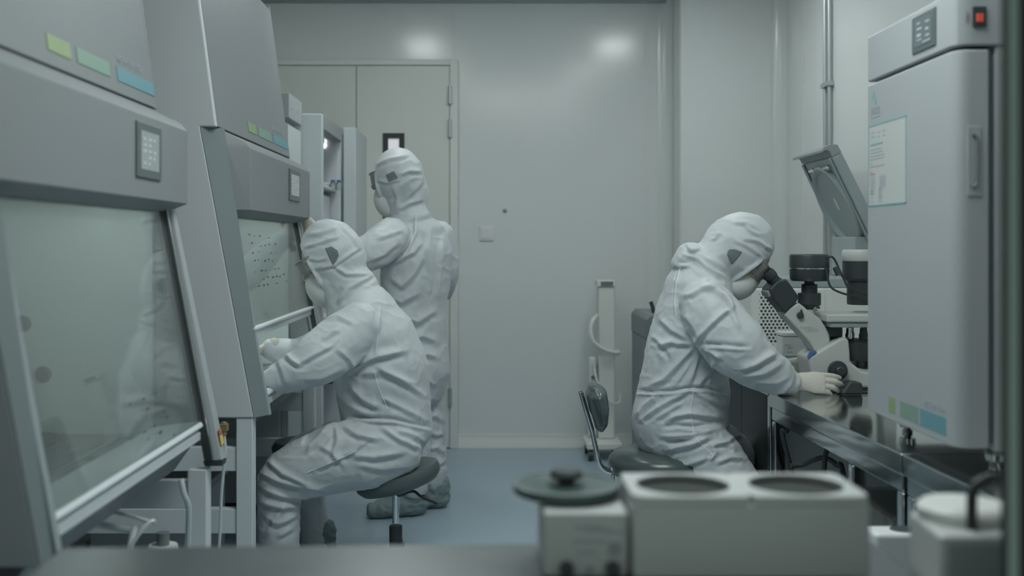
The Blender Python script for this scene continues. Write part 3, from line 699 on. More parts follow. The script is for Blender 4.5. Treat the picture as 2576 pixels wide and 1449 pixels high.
a = pp([(1921, 733), (1936, 722), (1943, 736), (1926, 748)]); obj('head_cap', prism_y(nb(), a, MY-.05, MY+.05), 'grey_plastic', h, bevel=.006)
for y in (MY-.032, MY+.032):
    p0 = P(1972, 735, MY); p1 = P(1938, 696, MY); p2 = P(1927, 683, MY)
    p0.y = p1.y = p2.y = y; dx = (p2-p0).normalized()
    bm = nb(); lathe(bm, [(.021, 0), (.021, .055), (.0185, .058), (.0185, .075), (.021, .078), (.022, .098), (.019, .108), (.0, .108)], p0, dx, n=26)
    lab(obj('eyepiece', bm, 'black_plastic', t), 'black eyepiece')
c0 = P(2036, 800, MY); mz = lambda y: P(0, y, MY).z
bm = lathe(nb(), [(.027, mz(812)), (.027, mz(778)), (0, mz(778))], (c0.x, MY, 0), n=30); obj('camera_port', bm, 'scope_white', t)
bm = lathe(nb(), [(.028, mz(777.5)), (.039, mz(768)), (.043, mz(765)), (.043, mz(738)), (.041, mz(737)), (.030, mz(736.5)), (.030, mz(716)), (.028, mz(715)), (.019, mz(714)), (.019, mz(706)), (0, mz(706))], (c0.x, MY, 0), n=36); lab(obj('camera_mount', bm, 'black_plastic', t), 'black camera mount')
bm = lathe(nb(), [(0, mz(707)), (.066, mz(706.5)), (.073, mz(700)), (.074, mz(677)), (.0745, mz(646)), (.072, mz(641)), (.066, mz(639)), (.0, mz(640))], (c0.x, MY, 0), n=44); cam = obj('camera_drum', bm, 'black_plastic', t); lab(cam, 'black drum-shaped camera')
bm = lathe(nb(), [(.072, mz(677)), (.0757, mz(676.5)), (.0757, mz(673.8)), (.072, mz(673.4))], (c0.x, MY, 0), n=44); lab(obj('silver_ring', bm, 'bright_alu', cam), 'thin silver ring')
c = P(2041, 774, MY); obj('lock_screw', cyl(nb(), (c.x, MY-.028, c.z), (c.x, MY-.05, c.z), .006, n=14), 'chrome', t)
# focus knob, beam lever, marks
c = P(2088, 925, MY); bm = lathe(nb(), [(.036, 0), (.036, .012), (.033, .016), (.030, .016), (.030, .028), (.019, .030), (.018, .045), (.014, .048), (0, .048)], (c.x, MY-.0855, c.z), (0, -1, 0), n=36); lab(obj('focus_knob', bm, 'black_plastic', t), 'black focus knob')
c = P(2002, 791, MY); bm = lathe(nb(), [(.013, 0), (.012, .012), (0, .014)], (c.x, MY-.0555, c.z), (0, -1, 0), n=22)
hexa(bm, [(c.x-.008, MY-.0565, c.z), (c.x+.010, MY-.0565, c.z), (c.x+.004, MY-.0565, c.z+.024)], [(c.x-.008, MY-.068, c.z), (c.x+.010, MY-.068, c.z), (c.x+.004, MY-.068, c.z+.024)]); obj('beam_lever', bm, 'black_plastic', t)
for s, x, y, w in (('OLYMPUS', 2013, 826.5, 33), ('CKX53', 2026, 834.5, 31)):
    c = P(x, y, MY-.0552); w *= MY/F
    obj('model_name', text_bm(s, .011 if s[0] == 'O' else .0165, (c.x, MY-.0554, c.z), (1, 0, 0), (0, 0, 1), .0005, w), 'pale_ink', t, smooth=False)
a = pp([(2016, 893), (2022, 880), (2037, 877), (2036, 881), (2019, 894.5)]); lab(obj('blue_badge', prism_y(nb(), a, MY-.087, MY-.07), 'blue_sticker', t), 'blue badge')
# stage and what hangs below and above it
x0 = P(2058, 0, MY).x; z1, z0 = mz(786), mz(806)
bm = nb(); box(bm, (x0, MY-.11, z0), (x0+.36, MY+.11, z1)); obj('stage', bm, 'scope_white', t, bevel=.008, seg=3)
bm = lathe(nb(), [(.0, 0), (.055, 0), (.055, .003), (.050, .004), (0, .004)], (x0+.19, MY, z1), n=36); lab(obj('stage_insert', bm, 'glass_insert' if 'glass_insert' in M else 'bright_alu', t), 'round glass stage insert')
bm = nb(); box(bm, (x0+.015, MY-.10, z0-.020), (x0+.35, MY+.10, z0-.0005)); obj('stage_carrier', bm, 'cabinet_grey', t, bevel=.005)
bm = nb(); box(bm, (P(2072, 0, MY).x, MY-.05, mz(845)), (P(2110, 0, MY).x, MY+.05, z0-.0205)); obj('stage_support', bm, 'black_plastic', t, bevel=.006)
bm = lathe(nb(), [(0, mz(905)), (.05, mz(905)), (.058, mz(895)), (.058, mz(862)), (.045, mz(852)), (0, mz(852))], (P(2155, 0, MY).x, MY, 0), n=36); lab(obj('objective_turret', bm, 'black_plastic', t), 'black objective turret')
for k in range(4):
    a = PI/2*k+.4; bm = lathe(nb(), [(.015, mz(852)), (.016, mz(842)), (.013, mz(836)), (.012, mz(825)), (0, mz(825))], (P(2155, 0, MY).x+.035*math.cos(a), MY+.035*math.sin(a), .0005), n=18); lab(obj('objective', bm, 'chrome' if k == 2 else 'black_plastic', t), 'short objective')
xc = P(2166, 0, MY).x
bm = lathe(nb(), [(0, mz(657)), (.066, mz(657)), (.07, mz(652)), (.07, mz(633)), (.066, mz(628)), (0, mz(628))], (xc, MY, 0), n=40); lab(obj('lamp_cap', bm, 'scope_white', t), 'ribbed cream lamp cap')
bm = lathe(nb(), [(0, mz(706)), (.060, mz(706)), (.068, mz(700)), (.069, mz(657.5)), (0, mz(657.5))], (xc, MY, 0), n=40); lab(obj('lamp_house', bm, 'black_plastic', t), 'black lamp housing')
bm = lathe(nb(), [(0, mz(766)), (.050, mz(766)), (.052, mz(762)), (.052, mz(706.5)), (0, mz(706.5))], (xc, MY, 0), n=36); lab(obj('condenser', bm, 'black_plastic', t), 'black condenser barrel')
bm = nb(); box(bm, (xc+.075, MY-.035, mz(900)), (xc+.125, MY+.035, mz(640))); box(bm, (xc+.05, MY-.03, mz(690)), (xc+.08, MY+.03, mz(660))); obj('pillar', bm, 'scope_white', t, bevel=.006)
# camera cables
bm = tube(nb(), [P(2080, 647, MY-.05), P(2093, 646, MY-.06), P(2103, 659, MY-.06), P(2112, 680, MY-.07), P(2124, 704, MY-.075), P(2135, 722, MY-.08), P(2180, 742, MY-.08)], .0042); cb = obj('camera_cable', bm, 'cable_black', t)
obj('cable_plug', tube(nb(), [P(2101, 672, MY-.067), P(2110, 692, MY-.073)], .011, n=12, smooth=False), 'black_plastic', cb)
bm = tube(nb(), [P(2078, 672, MY-.06), P(2082, 700, MY-.07), P(2092, 724, MY-.08), P(2120, 738, MY-.085), P(2150, 745, MY-.085), P(2185, 760, MY-.08)], .0042); obj('camera_cable', bm, 'cable_black', t)
c = P(2141, 963, 4.02)
t2 = thing('control_block', (c.x, 4.02, BT), 'small black block under the gloved fingertips on the bench', 'control')
bm = hexa(nb(), [(c.x-.045, 3.99, BT+.004), (c.x+.035, 3.99, BT+.004), (c.x+.033, 3.992, BT+.045), (c.x-.012, 3.992, BT+.05)], [(c.x-.045, 4.06, BT+.004), (c.x+.035, 4.06, BT+.004), (c.x+.033, 4.058, BT+.045), (c.x-.012, 4.058, BT+.05)])
obj('housing', bm, 'black_plastic', t2, bevel=.008, seg=3); obj('pad', B((c.x-.04, 3.995, BT), (c.x+.03, 4.055, BT+.0039)), 'black_rubber', t2)
# reagent carton with teal stripe
a = P(1968, 905, 4.50); b_ = P(2034, 836, 4.50)
t = thing('reagent_jar', ((a.x+b_.x)/2, 4.54, BT), 'white square jar with teal stripe label behind the microscope', 'jar')
zj0, zj1 = BT, b_.z
obj('body', B((a.x, 4.50, zj0), (b_.x, 4.60, zj1-.018)), 'white_plastic', t, bevel=.008, seg=3)
obj('lid', B((a.x-.003, 4.497, zj1-.0175), (b_.x+.003, 4.603, zj1)), 'white_plastic', t, bevel=.006)
bm = nb(); zz = P(0, 897, 4.5).z; box(bm, (a.x+.012, 4.4985, zz-.002), (b_.x-.004, 4.5, zz+.002)); zz = P(0, 868, 4.5).z; box(bm, (a.x+.012, 4.4985, zz-.002), (a.x+.017, 4.5, zz+.002)); lab(obj('teal_stripe', bm, 'teal_line', t, smooth=False), 'teal stripe')
bm = nb()
for y, w in ((868, 8), (873, 16), (877, 10), (886, 14)): 
    zz = P(0, y, 4.5).z; box(bm, (a.x+.02, 4.4987, zz-.0012), (a.x+.02+w*4.5/F, 4.5, zz+.0012))
obj('small_print', bm, 'pale_ink', t, smooth=False)
c = P(1957, 905, 4.7); tag(obj('tube_rack', B((c.x-.03, 4.68, BT), (c.x+.03, 4.74, BT+.022)), 'black_plastic', bevel=.004), 'low black rack on the far bench below the perforated panel', 'rack')

# ------------------------------------------------------------------ incubator
IX, IN_, IFR = 1.14, 2.66, 3.275
t = thing('incubator', (1.45, 2.97, BT), 'tall grey incubator with a touch screen on the near bench at the right', 'incubator')
obj('housing', B((IX+.098, IN_+.004, .79), (1.76, IFR, 1.9)), 'incubator_paint', t, bevel=.008)
hp = [(IX, IFR), (IX, IN_+.035), (IX+.008, IN_+.012), (IX+.028, IN_+.001), (IX+.045, IN_), (1.76, IN_), (1.76, IFR)]
obj('header', hexa(nb(), [(x, y, 1.782) for x, y in hp], [(x, y, 1.917) for x, y in hp]), 'incubator_paint', t, bevel=.005)
obj('gasket', B((IX+.083, IN_+.015, .81), (IX+.0975, IFR-.005, 1.778)), 'dark_grey_plastic', t)
dp = [(IX, IFR), (IX, IN_+.04), (IX+.003, IN_+.024), (IX+.011, IN_+.010), (IX+.024, IN_+.002), (IX+.038, IN_), (IX+.082, IN_), (IX+.082, IFR)]
door = obj('door', hexa(nb(), [(x, y, .80) for x, y in dp], [(x, y, 1.772) for x, y in dp]), 'incubator_paint', t, bevel=.005, seg=3)
obj('handle_plate', B((IX+.018+.01, IN_-.003, 1.415), (IX+.062, IN_-.0002, 1.585)), 'incubator_paint', door, bevel=.003)
bm = tube(nb(), [(IX+.040, IN_-.004, 1.565), (IX+.050, IN_-.004, 1.558), (IX+.052, IN_-.004, 1.54), (IX+.052, IN_-.004, 1.46), (IX+.050, IN_-.004, 1.443), (IX+.040, IN_-.004, 1.436)], .004, n=8); lab(obj('handle_slot', bm, 'dark_grey_plastic', door), 'dark grip slot')
s = obj('touch_screen', B((IX-.004, 2.772, 1.803), (IX+.004, 2.925, 1.902)), 'screen_bezel', t, bevel=.003)
obj('display', B((IX-.0052, 2.79, 1.818), (IX-.002, 2.905, 1.89)), 'screen_dim', s)
for y, z, w, h in ((2.885, 1.88, .02, .004), (2.885, 1.866, .03, .005), (2.885, 1.85, .025, .007), (2.885, 1.836, .03, .003), (2.83, 1.876, .025, .004), (2.83, 1.858, .02, .006), (2.83, 1.84, .024, .004), (2.85, 1.826, .05, .003)):
    obj('screen_readout', B((IX-.0058, y-w, z-h), (IX-.005, y, z)), 'screen_marks', s, smooth=False)
sx0, sx1 = P(2446, 0, IN_).x, P(2480, 0, IN_).x; sz0, sz1 = P(0, 68, IN_).z, P(0, 17, IN_).z
s = obj('power_switch', B((sx0, IN_-.006, sz0), (sx1, IN_+.002, sz1)), 'black_plastic', t, bevel=.002); lab(s, 'black rocker switch with red light')
lab(obj('switch_light', B((sx0+.007, IN_-.009, sz0+.011), (sx1-.009, IN_-.0055, sz1-.018)), 'lamp_red', s, bevel=.003), 'glowing red rocker')
bm = nb(); x = P(2431, 0, IN_).x; 
for k in range(5): box(bm, (x-.003, IN_-.0008, sz0+.012+.006*k), (x+.001, IN_, sz0+.016+.006*k))
obj('switch_print', bm, 'pale_ink', t, smooth=False)
bm = nb(); box(bm, (x+.004, IN_-.0008, sz0+.013), (x+.0052, IN_, sz0+.036)); obj('switch_arrow', bm, 'red_ink', t, smooth=False)
for (ya, yb), m in zip(((3.10, 3.053), (3.014, 2.889), (2.876, 2.714)), ('green_block', 'mid_green_block', 'teal_block')):
    lab(obj('colour_block', B((IX-.0008, yb, .822), (IX+.001, ya, .866)), m, door, smooth=False), m.replace('_block', '').replace('_', ' ')+' printed block')
obj('model_name', text_bm('KGCell 185H', .026, (IX-.0004, 2.848, .876), (0, -1, 0), (0, 0, 1), .0005, .128), 'pale_ink', door, smooth=False)
# notice sheet
n = obj('notice_sheet', B((IX-.0006, 2.972, 1.409), (IX+.0005, 3.262, 1.649)), 'notice_paper', door, smooth=False); lab(n, 'notice sheet with teal border')
bm = nb(); ya, yb, za, zb = 2.972, 3.262, 1.409, 1.649
for lo, hi in (((ya, za), (yb, za+.004)), ((ya, zb-.004), (yb, zb)), ((ya, za), (ya+.004, zb)), ((yb-.003, za), (yb, zb))): box(bm, (IX-.0012, lo[0], lo[1]), (IX-.0005, hi[0], hi[1]))
obj('sheet_border', bm, 'teal_ink', n, smooth=False)
rnd = random.Random(5)
def row(y, z, w, h=.0035):
    yy = y
    while yy > y-w:
        s_ = rnd.uniform(.006, .013); box(bm, (IX-.0011, yy-s_, z), (IX-.0005, yy, z+h)); yy -= s_+.0025
def text_block(f):
    global bm
    bm = nb(); f(); obj('text_block', bm, 'pale_ink', n, smooth=False)
for y0_, z0_ in ((3.24, 1.625), (3.19, 1.622), (3.15, 1.622)): text_block(lambda: (row(y0_, z0_, .018), row(y0_, z0_-.013, .018)))
bm = nb()
for z, w in ((1.574, .085), (1.565, .095), (1.555, .11), (1.546, .11), (1.532, .012), (1.524, .11)): row(3.248, z, w)
obj('text_block', bm, 'pale_ink', n, smooth=False); bm = nb()
for k in range(9): row(3.248, 1.494-.0062*k, .03, .003)
obj('text_block', bm, 'pale_ink', n, smooth=False); bm = nb()
for z in (1.458, 1.452, 1.446, 1.440, 1.434, 1.428, 1.420): row(3.18, z, .025)
obj('text_block', bm, 'pale_ink', n, smooth=False); bm = nb()
for z in (1.452, 1.442, 1.432, 1.420): row(3.245, z, .02)
obj('text_block', bm, 'pale_ink', n, smooth=False); bm = nb()
for k in range(7): box(bm, (IX-.0011, 3.17-.007*k, 1.456+.004*(k % 3)), (IX-.0005, 3.166-.007*k, 1.498-.005*(k % 2)))
obj('diagram', bm, 'pale_ink', n, smooth=False)
bm = nb(); row(3.245, 1.588, .10, .005); obj('sheet_heading', bm, 'teal_ink', n, smooth=False)
bm = nb(); row(3.248, 1.506, .012, .003); row(3.248, 1.501, .04, .003); obj('sheet_red_text', bm, 'red_ink', n, smooth=False)
bm = nb()
for y, z, h in ((3.235, 1.722, .014), (3.222, 1.730, .016), (3.213, 1.716, .018), (3.206, 1.706, .014)): hexa(bm, [(IX-.0008, y, z), (IX-.0008, y-.007, z+.004), (IX-.0008, y-.006, z+h+.004), (IX-.0008, y+.002, z+h)], [(IX+.0002, y, z), (IX+.0002, y-.007, z+.004), (IX+.0002, y-.006, z+h+.004), (IX+.0002, y+.002, z+h)])
obj('maker_mark', bm, 'teal_ink', door, smooth=False)
bm = nb()
for k in range(4):
    y = 3.242-.019*k
    for q in range(4): box(bm, (IX-.0008, y-.014, 1.680+.0055*q), (IX+.0002, y, 1.6825+.0055*q))
    box(bm, (IX-.0008, y-.008, 1.680), (IX+.0002, y-.006, 1.70))
for k in range(9): box(bm, (IX-.0008, 3.242-.0085*k-.006, 1.669), (IX+.0002, 3.242-.0085*k, 1.6735))
obj('maker_name', bm, 'pale_ink', door, smooth=False)
for x, y in ((1.262, 2.715), (1.235, 3.21), (1.70, 2.72), (1.70, 3.2)):
    bm = lathe(nb(), [(0, BT), (.014, BT), (.016, BT+.006), (.009, BT+.012), (.023, BT+.016), (.025, BT+.032), (.018, BT+.0447), (0, BT+.0447)], (x, y, .0002), n=24); obj('foot', bm, 'chrome', t)

# ------------------------------------------------------------------ under the benches
t = thing('cardboard_carton', (1.36, 3.4, .17), 'brown cardboard carton in clear wrap on the shelf under the bench', 'carton')
obj('carton_body', B((1.20, 3.20, .1705), (1.49, 3.55, .50)), 'cardboard', t, bevel=.005)
bm = nb(); bmesh.ops.create_grid(bm, x_segments=24, y_segments=24, size=.5)
wr = bm
me_w = []
for v in bm.verts:
    x = 1.345+v.co.x*.40; y = 3.375+v.co.y*.44; dx_ = max(0, abs(x-1.345)-.148); dy_ = max(0, abs(y-3.375)-.183); dr_ = max(dx_, dy_)
    z = .5065-(dr_*7.5)+.006*noise.noise(Vector((x*25, y*25, 0)))
    x = 1.345+max(-.157, min(.157, x-1.345))+(.012+.012*noise.noise(Vector((y*30, z*20, 3))))*(1 if x > 1.345 else -1)*(dr_ > 0)
    y = 3.375+max(-.187, min(.187, y-3.375))+(.012+.012*noise.noise(Vector((x*30, z*20, 7))))*(1 if y > 3.375 else -1)*(dr_ > 0)
    v.co = Vector((x, y, max(z, .174) if dr_ else .505))
lab(obj('plastic_wrap', bm, 'clear_plastic', t), 'crumpled clear plastic wrap')
def cable(pts, r, label): tag(obj('power_cable', tube(nb(), pts, r, n=8), 'cable_black'), label, 'cable')
cable([P(2003, 1040, 3.95), P(1990, 1062, 3.95), P(1979, 1085, 3.95), P(1972, 1110, 3.96), (1.19, 3.96, .1795)], .009, 'thick black cable dropping beside the bench leg')
cable([P(2085, 1090, 3.6), P(2080, 1130, 3.6), P(2073, 1185, 3.6), (1.10, 3.58, .20)], .009, 'straight black cable hanging under the middle of the bench')
cable([P(1990, 1172, 3.75), P(2020, 1168, 3.75), P(2045, 1158, 3.72), P(2075, 1152, 3.7), P(2105, 1170, 3.66), P(2122, 1195, 3.62), (1.22, 3.6, .19)], .009, 'black cable looping under the bench behind the white bath')
t = thing('waste_bin', (1.14, 2.72, 0), 'white bin with oval opening beside the bench leg at the lower right', 'bin')
z1 = .585; bx0, bx1, by0, by1 = .955, 1.088, 2.69, 2.775
obj('body', B((bx0, by0, 0), (bx1, by1, z1)), 'white_plastic', t, bevel=.012, seg=3)
lab(obj('opening', lathe(nb(), [(0, 0), (.038, 0), (.038, .002), (0, .002)], (1.045, 2.732, z1), n=30, sx=1.0, sy=.8), 'black_plastic', t), 'dark oval opening')
t = thing('storage_case', (1.35, 3.06, .17), 'dark case with a pale cap on the shelf under the bench, near the white bin', 'case')
obj('body', B((1.20, 2.97, .1705), (1.48, 3.15, .30)), 'black_plastic', t, bevel=.01)
obj('cap', lathe(nb(), [(0, 0), (.035, 0), (.02, .05), (.018, .06), (0, .06)], (1.27, 3.03, .3002), n=20), 'white_plastic', t)
tag(obj('lilac_bag', ellipsoid(nb(), (1.20, 3.98, .2305), (.035, .025, .06), u=14, v=8), 'lilac_bag'), 'small lilac bag on the shelf beside the far bench leg', 'bag')

# ------------------------------------------------------------------ at the back wall
t = thing('uv_lamp_cart', (.80, 6.70, 0), 'white upright lamp cart on castors against the back wall', 'lamp cart')
yc = 6.70; xa, xb = P(1506, 0, yc-.05).x, P(1547, 0, yc-.05).x
obj('column', B((xa, yc-.05, .11), (xb, yc+.08, 1.035)), 'cream_plastic', t, bevel=.008)
obj('control_head', B((xa-.012, yc-.06, 1.0355), (xb+.006, yc+.085, 1.075)), 'cream_plastic', t, bevel=.006)
lab(obj('display', B((xa+.012, yc-.062, 1.041), (xb-.012, yc-.0595, 1.068)), 'dark_grey_plastic', t), 'small dark display')
obj('lamp_arm', B((xa-.055, yc-.02, .12), (xa-.012, yc+.05, .60)), 'cream_plastic', t, bevel=.008)
obj('arm_bracket', B((xa-.013, yc-.02, .50), (xa-.0005, yc+.04, .54)), 'grey_plastic', t)
c = P(1496, 950, yc-.04); obj('arm_knob', cyl(nb(), (xa-.033, yc-.0205, c.z), (xa-.033, yc-.034, c.z), .011, n=14), 'dark_grey_plastic', t)
obj('hose', tube(nb(), [(xa-.002, yc-.0, .855), P(1492, 805, yc-.08), P(1486, 830, yc-.10), P(1494, 860, yc-.11), P(1520, 880, yc-.10), P(1552, 888, yc-.075), (xb+.02, yc-.03, .64)], .014, n=12), 'cream_plastic', t)
obj('cord', tube(nb(), [(xa-.03, yc-.03, .58), P(1503, 960, yc-.09), P(1525, 1000, yc-.09), P(1545, 1015, yc-.085), P(1560, 1010, yc-.06), P(1558, 990, yc-.05)], .006, n=8), 'cream_plastic', t)
obj('base', B((xa-.085, yc-.20, .07), (xb+.03, yc+.10, .1095)), 'cream_plastic', t, bevel=.008)
for x in (xa-.06, xb+.01):
    for y in (yc-.165, yc+.065): obj('castor', cyl(nb(), (x-.014, y, .0345), (x+.014, y, .0345), .034, n=22), 'black_plastic', t)
t = thing('floor_cabinet', (1.02, 6.1, 0), 'pale floor cabinet with dark sloped top behind the microscope worker', 'cabinet')
fx0, fx1, fy0, fy1 = .835, 1.30, 5.72, 6.3
obj('cabinet_body', B((fx0, fy0, .03), (fx1, fy1, .795)), 'cabinet_paint', t, bevel=.006)
bm = prism_y(nb(), [(fx0-.004, .7955), (fx1, .7955), (fx1, .925), (fx0+.02, .925), (fx0-.004, .90)], fy0-.004, fy1); lab(obj('top_console', bm, 'dark_grey_plastic', t, bevel=.008), 'dark grey top console')
obj('lever', tube(nb(), [(.90, 5.9, .925), (.893, 5.9, .96), (.884, 5.9, .985)], .011, n=10), 'black_plastic', t)
obj('plinth', B((fx0+.03, fy0+.03, 0), (fx1-.03, fy1-.03, .0295)), 'black_plastic', t)
# ------------------------------------------------------------------ foreground table and what stands on it
TZ = .80
t = thing('steel_table', (.1, 1.63, 0), 'brushed steel table across the very front', 'table')
xr = .646
a = [(-.696, 1.43, TZ-.035), (xr, 1.43, TZ-.035), (xr, 1.838, TZ-.035), (-.696, 1.799, TZ-.035)]
obj('tabletop', hexa(nb(), a, [(x, y, TZ) for x, y, z in a]), 'table_steel', t, bevel=.004)
for x in (-.66, .585):
    for y in (1.46, 1.735): obj('leg', B((x, y, 0), (x+.04, y+.04, TZ-.036)), 'stainless', t, bevel=.004)
obj('lower_rail', B((-.62, 1.747, .22), (.5845, 1.767, .25)), 'stainless', t)
# twin-well bath
t = thing('water_bath', (.39, 1.68, TZ), 'big pale bath with two round wells on the front table', 'water bath')
bx0, bx1, by0, by1, bz = .214, .562, 1.60, 1.766, .929
obj('housing', B((bx0, by0, TZ+.008), (bx1, by1, bz-.012)), 'bath_paint', t, bevel=.006, seg=3)
cs = (((bx0+bx1)/2-.083), ((bx0+bx1)/2+.083)); R = .0715
bm = nb(); n = 40; ym = (by0+by1)/2
outer = []
# top plate with two real openings
def ring_face(bm, cx, half, z):
    sq = []; ci = []
    for j in range(n):
        a = 2*PI*j/n; c_, s_ = math.cos(a), math.sin(a); m = max(abs(c_)/half, abs(s_)/((by1-by0)/2))
        sq.append(bm.verts.new((cx+c_/m, ym+s_/m, z))); ci.append(bm.verts.new((cx+R*c_, ym+R*s_, z)))
    for j in range(n): bm.faces.new((sq[j], sq[(j+1) % n], ci[(j+1) % n], ci[j]))
    return sq, ci
hw = (bx1-bx0)/4
for cx in ((bx0+bx1)/2-hw, (bx0+bx1)/2+hw):
    s1, c1 = ring_face(bm, cx, hw, bz); s0, c0 = ring_face(bm, cx, hw, bz-.0118)
    for j in range(n):
        bm.faces.new((s0[j], s0[(j+1) % n], s1[(j+1) % n], s1[j])); bm.faces.new((c1[j], c1[(j+1) % n], c0[(j+1) % n], c0[j]))
obj('top_plate', bm, 'bath_paint', t)
for cx in ((bx0+bx1)/2-hw, (bx0+bx1)/2+hw):
    bm = lathe(nb(), [(R+.001, -.0005), (R-.003, -.0005), (R-.003, -.0119), (0, -.0118), (0, -.0119), (R+.001, -.0119)], (cx, ym, bz), n=40) if False else lathe(nb(), [(0, bz-.0117), (R-.0005, bz-.0117), (R-.0005, bz-.0055), (R-.002, bz-.0055), (R-.003, bz-.0108), (0, bz-.0112)], (cx, ym, 0), n=40)
    lab(obj('well', bm, 'well_grey', t), 'dark round well')
for x in (bx0+.004, bx1-.014): obj('corner_strip', B((x, by0-.0015, bz-.022), (x+.01, by0+.004, bz+.002)), 'bath_paint', t, bevel=.002)
for x in (bx0+.03, bx1-.03):
    for y in (by0+.03, by1-.03): obj('foot', cyl(nb(), (x, y, TZ), (x, y, TZ+.0078), .012, n=14), 'black_rubber', t)
# controller with knobs
t = thing('bath_controller', (.145, 1.71, TZ), 'small pale control box with black knobs left of the bath', 'controller')
kx0, kx1, ky0, ky1, kz = .084, .211, 1.622, 1.80, .900
obj('housing', B((kx0, ky0, TZ+.004), (kx1, ky1, kz)), 'bath_paint', t, bevel=.006, seg=3)
obj('base_pad', B((kx0+.01, ky0+.01, TZ), (kx1-.01, ky1-.01, TZ+.0038)), 'black_rubber', t)
for px_ in (1425, 1541): 
    c = P(px_, 1431, ky0); obj('knob', lathe(nb(), [(.0115, 0), (.010, .014), (0, .015)], (c.x, ky0-.0002, max(c.z, TZ+.018)), (0, -1, 0), n=22), 'black_plastic', t)
c = P(1483, 1434, ky0); obj('indicator', lathe(nb(), [(.006, 0), (.005, .004), (0, .004)], (c.x, ky0-.0002, c.z), (0, -1, 0), n=16), 'grey_plastic', t)
c = P(1545, 1380, ky0); obj('switch', B((c.x-.008, ky0-.003, c.z-.009), (c.x+.008, ky0-.0002, c.z+.009)), 'grey_plastic', t, bevel=.002)
bm = nb()
for x0_, x1_, y in ((1445, 1520, 1326), (1470, 1535, 1334), (1530, 1570, 1338), (1440, 1525, 1362), (1450, 1500, 1390)):
    a_ = P(x0_, y, ky0); b_ = P(x1_, y, ky0); box(bm, (a_.x, ky0-.0008, a_.z-.002), (b_.x, ky0+.001, a_.z+.002))
obj('panel_print', bm, 'pale_ink', t, smooth=False)
# green lid lying on the controller
cx, cy = .126, 1.735
t = thing('green_lid', (cx, cy, kz), 'round dark green lid with a black knob lying on the control box', 'lid')
bm = lathe(nb(), [(0, .001), (.072, .001), (.078, .006), (.083, .014), (.084, .019), (.081, .020), (.074, .013), (.05, .012), (.038, .014), (0, .014)], (cx, cy, kz), n=48); obj('lid_disc', bm, 'lid_green_clear', t)
bm = lathe(nb(), [(.083, .006), (.0848, .008), (.0848, .017), (.083, .0172)], (cx, cy, kz), n=48); lab(obj('lid_rim', bm, 'lid_green', t), 'dark green rim')
bm = lathe(nb(), [(0, .0142), (.034, .0142), (.030, .020), (.0, .021)], (cx, cy, kz), n=32); lab(obj('lid_hub', bm, 'lid_green', t), 'dark green centre')
bm = lathe(nb(), [(.012, .0205), (.014, .027), (.026, .029), (.027, .036), (.022, .041), (0, .042)], (cx, cy, kz), n=28); lab(obj('knob', bm, 'black_plastic', t), 'black knob')
# pump unit on the right
t = thing('pump_unit', (.70, 1.65, TZ), 'pale boxy pump with a round lid and black hose at the lower right', 'pump')
q = [(.6435, 1.55), (.775, 1.55), (.788, 1.70), (.6555, 1.70)]
obj('housing', hexa(nb(), [(x, y, TZ+.004-.8+.55) for x, y in q], [(x, y, .885) for x, y in q]), 'bath_paint', t, bevel=.008, seg=3)
c = (.722, 1.655)
obj('round_lid', lathe(nb(), [(0, .0005), (.066, .0005), (.068, .004), (.068, .016), (.060, .023), (0, .026)], (c[0], c[1], .885), n=44), 'cream_plastic', t)
obj('hose', tube(nb(), [(.703, 1.585, .884), (.703, 1.585, .918), (.706, 1.587, .942), (.722, 1.59, .955), (.75, 1.60, .957), (.79, 1.61, .95)], .0075, n=12), 'cable_black', t)
obj('side_screw', cyl(nb(), (.745, 1.5502, .828), (.745, 1.544, .828), .006, n=14), 'dark_grey_plastic', t)
bm = nb(); box(bm, (.655, 1.5485, .60), (.770, 1.5503, .872)); lab(obj('front_panel', bm, 'cabinet_grey', t), 'darker front panel')
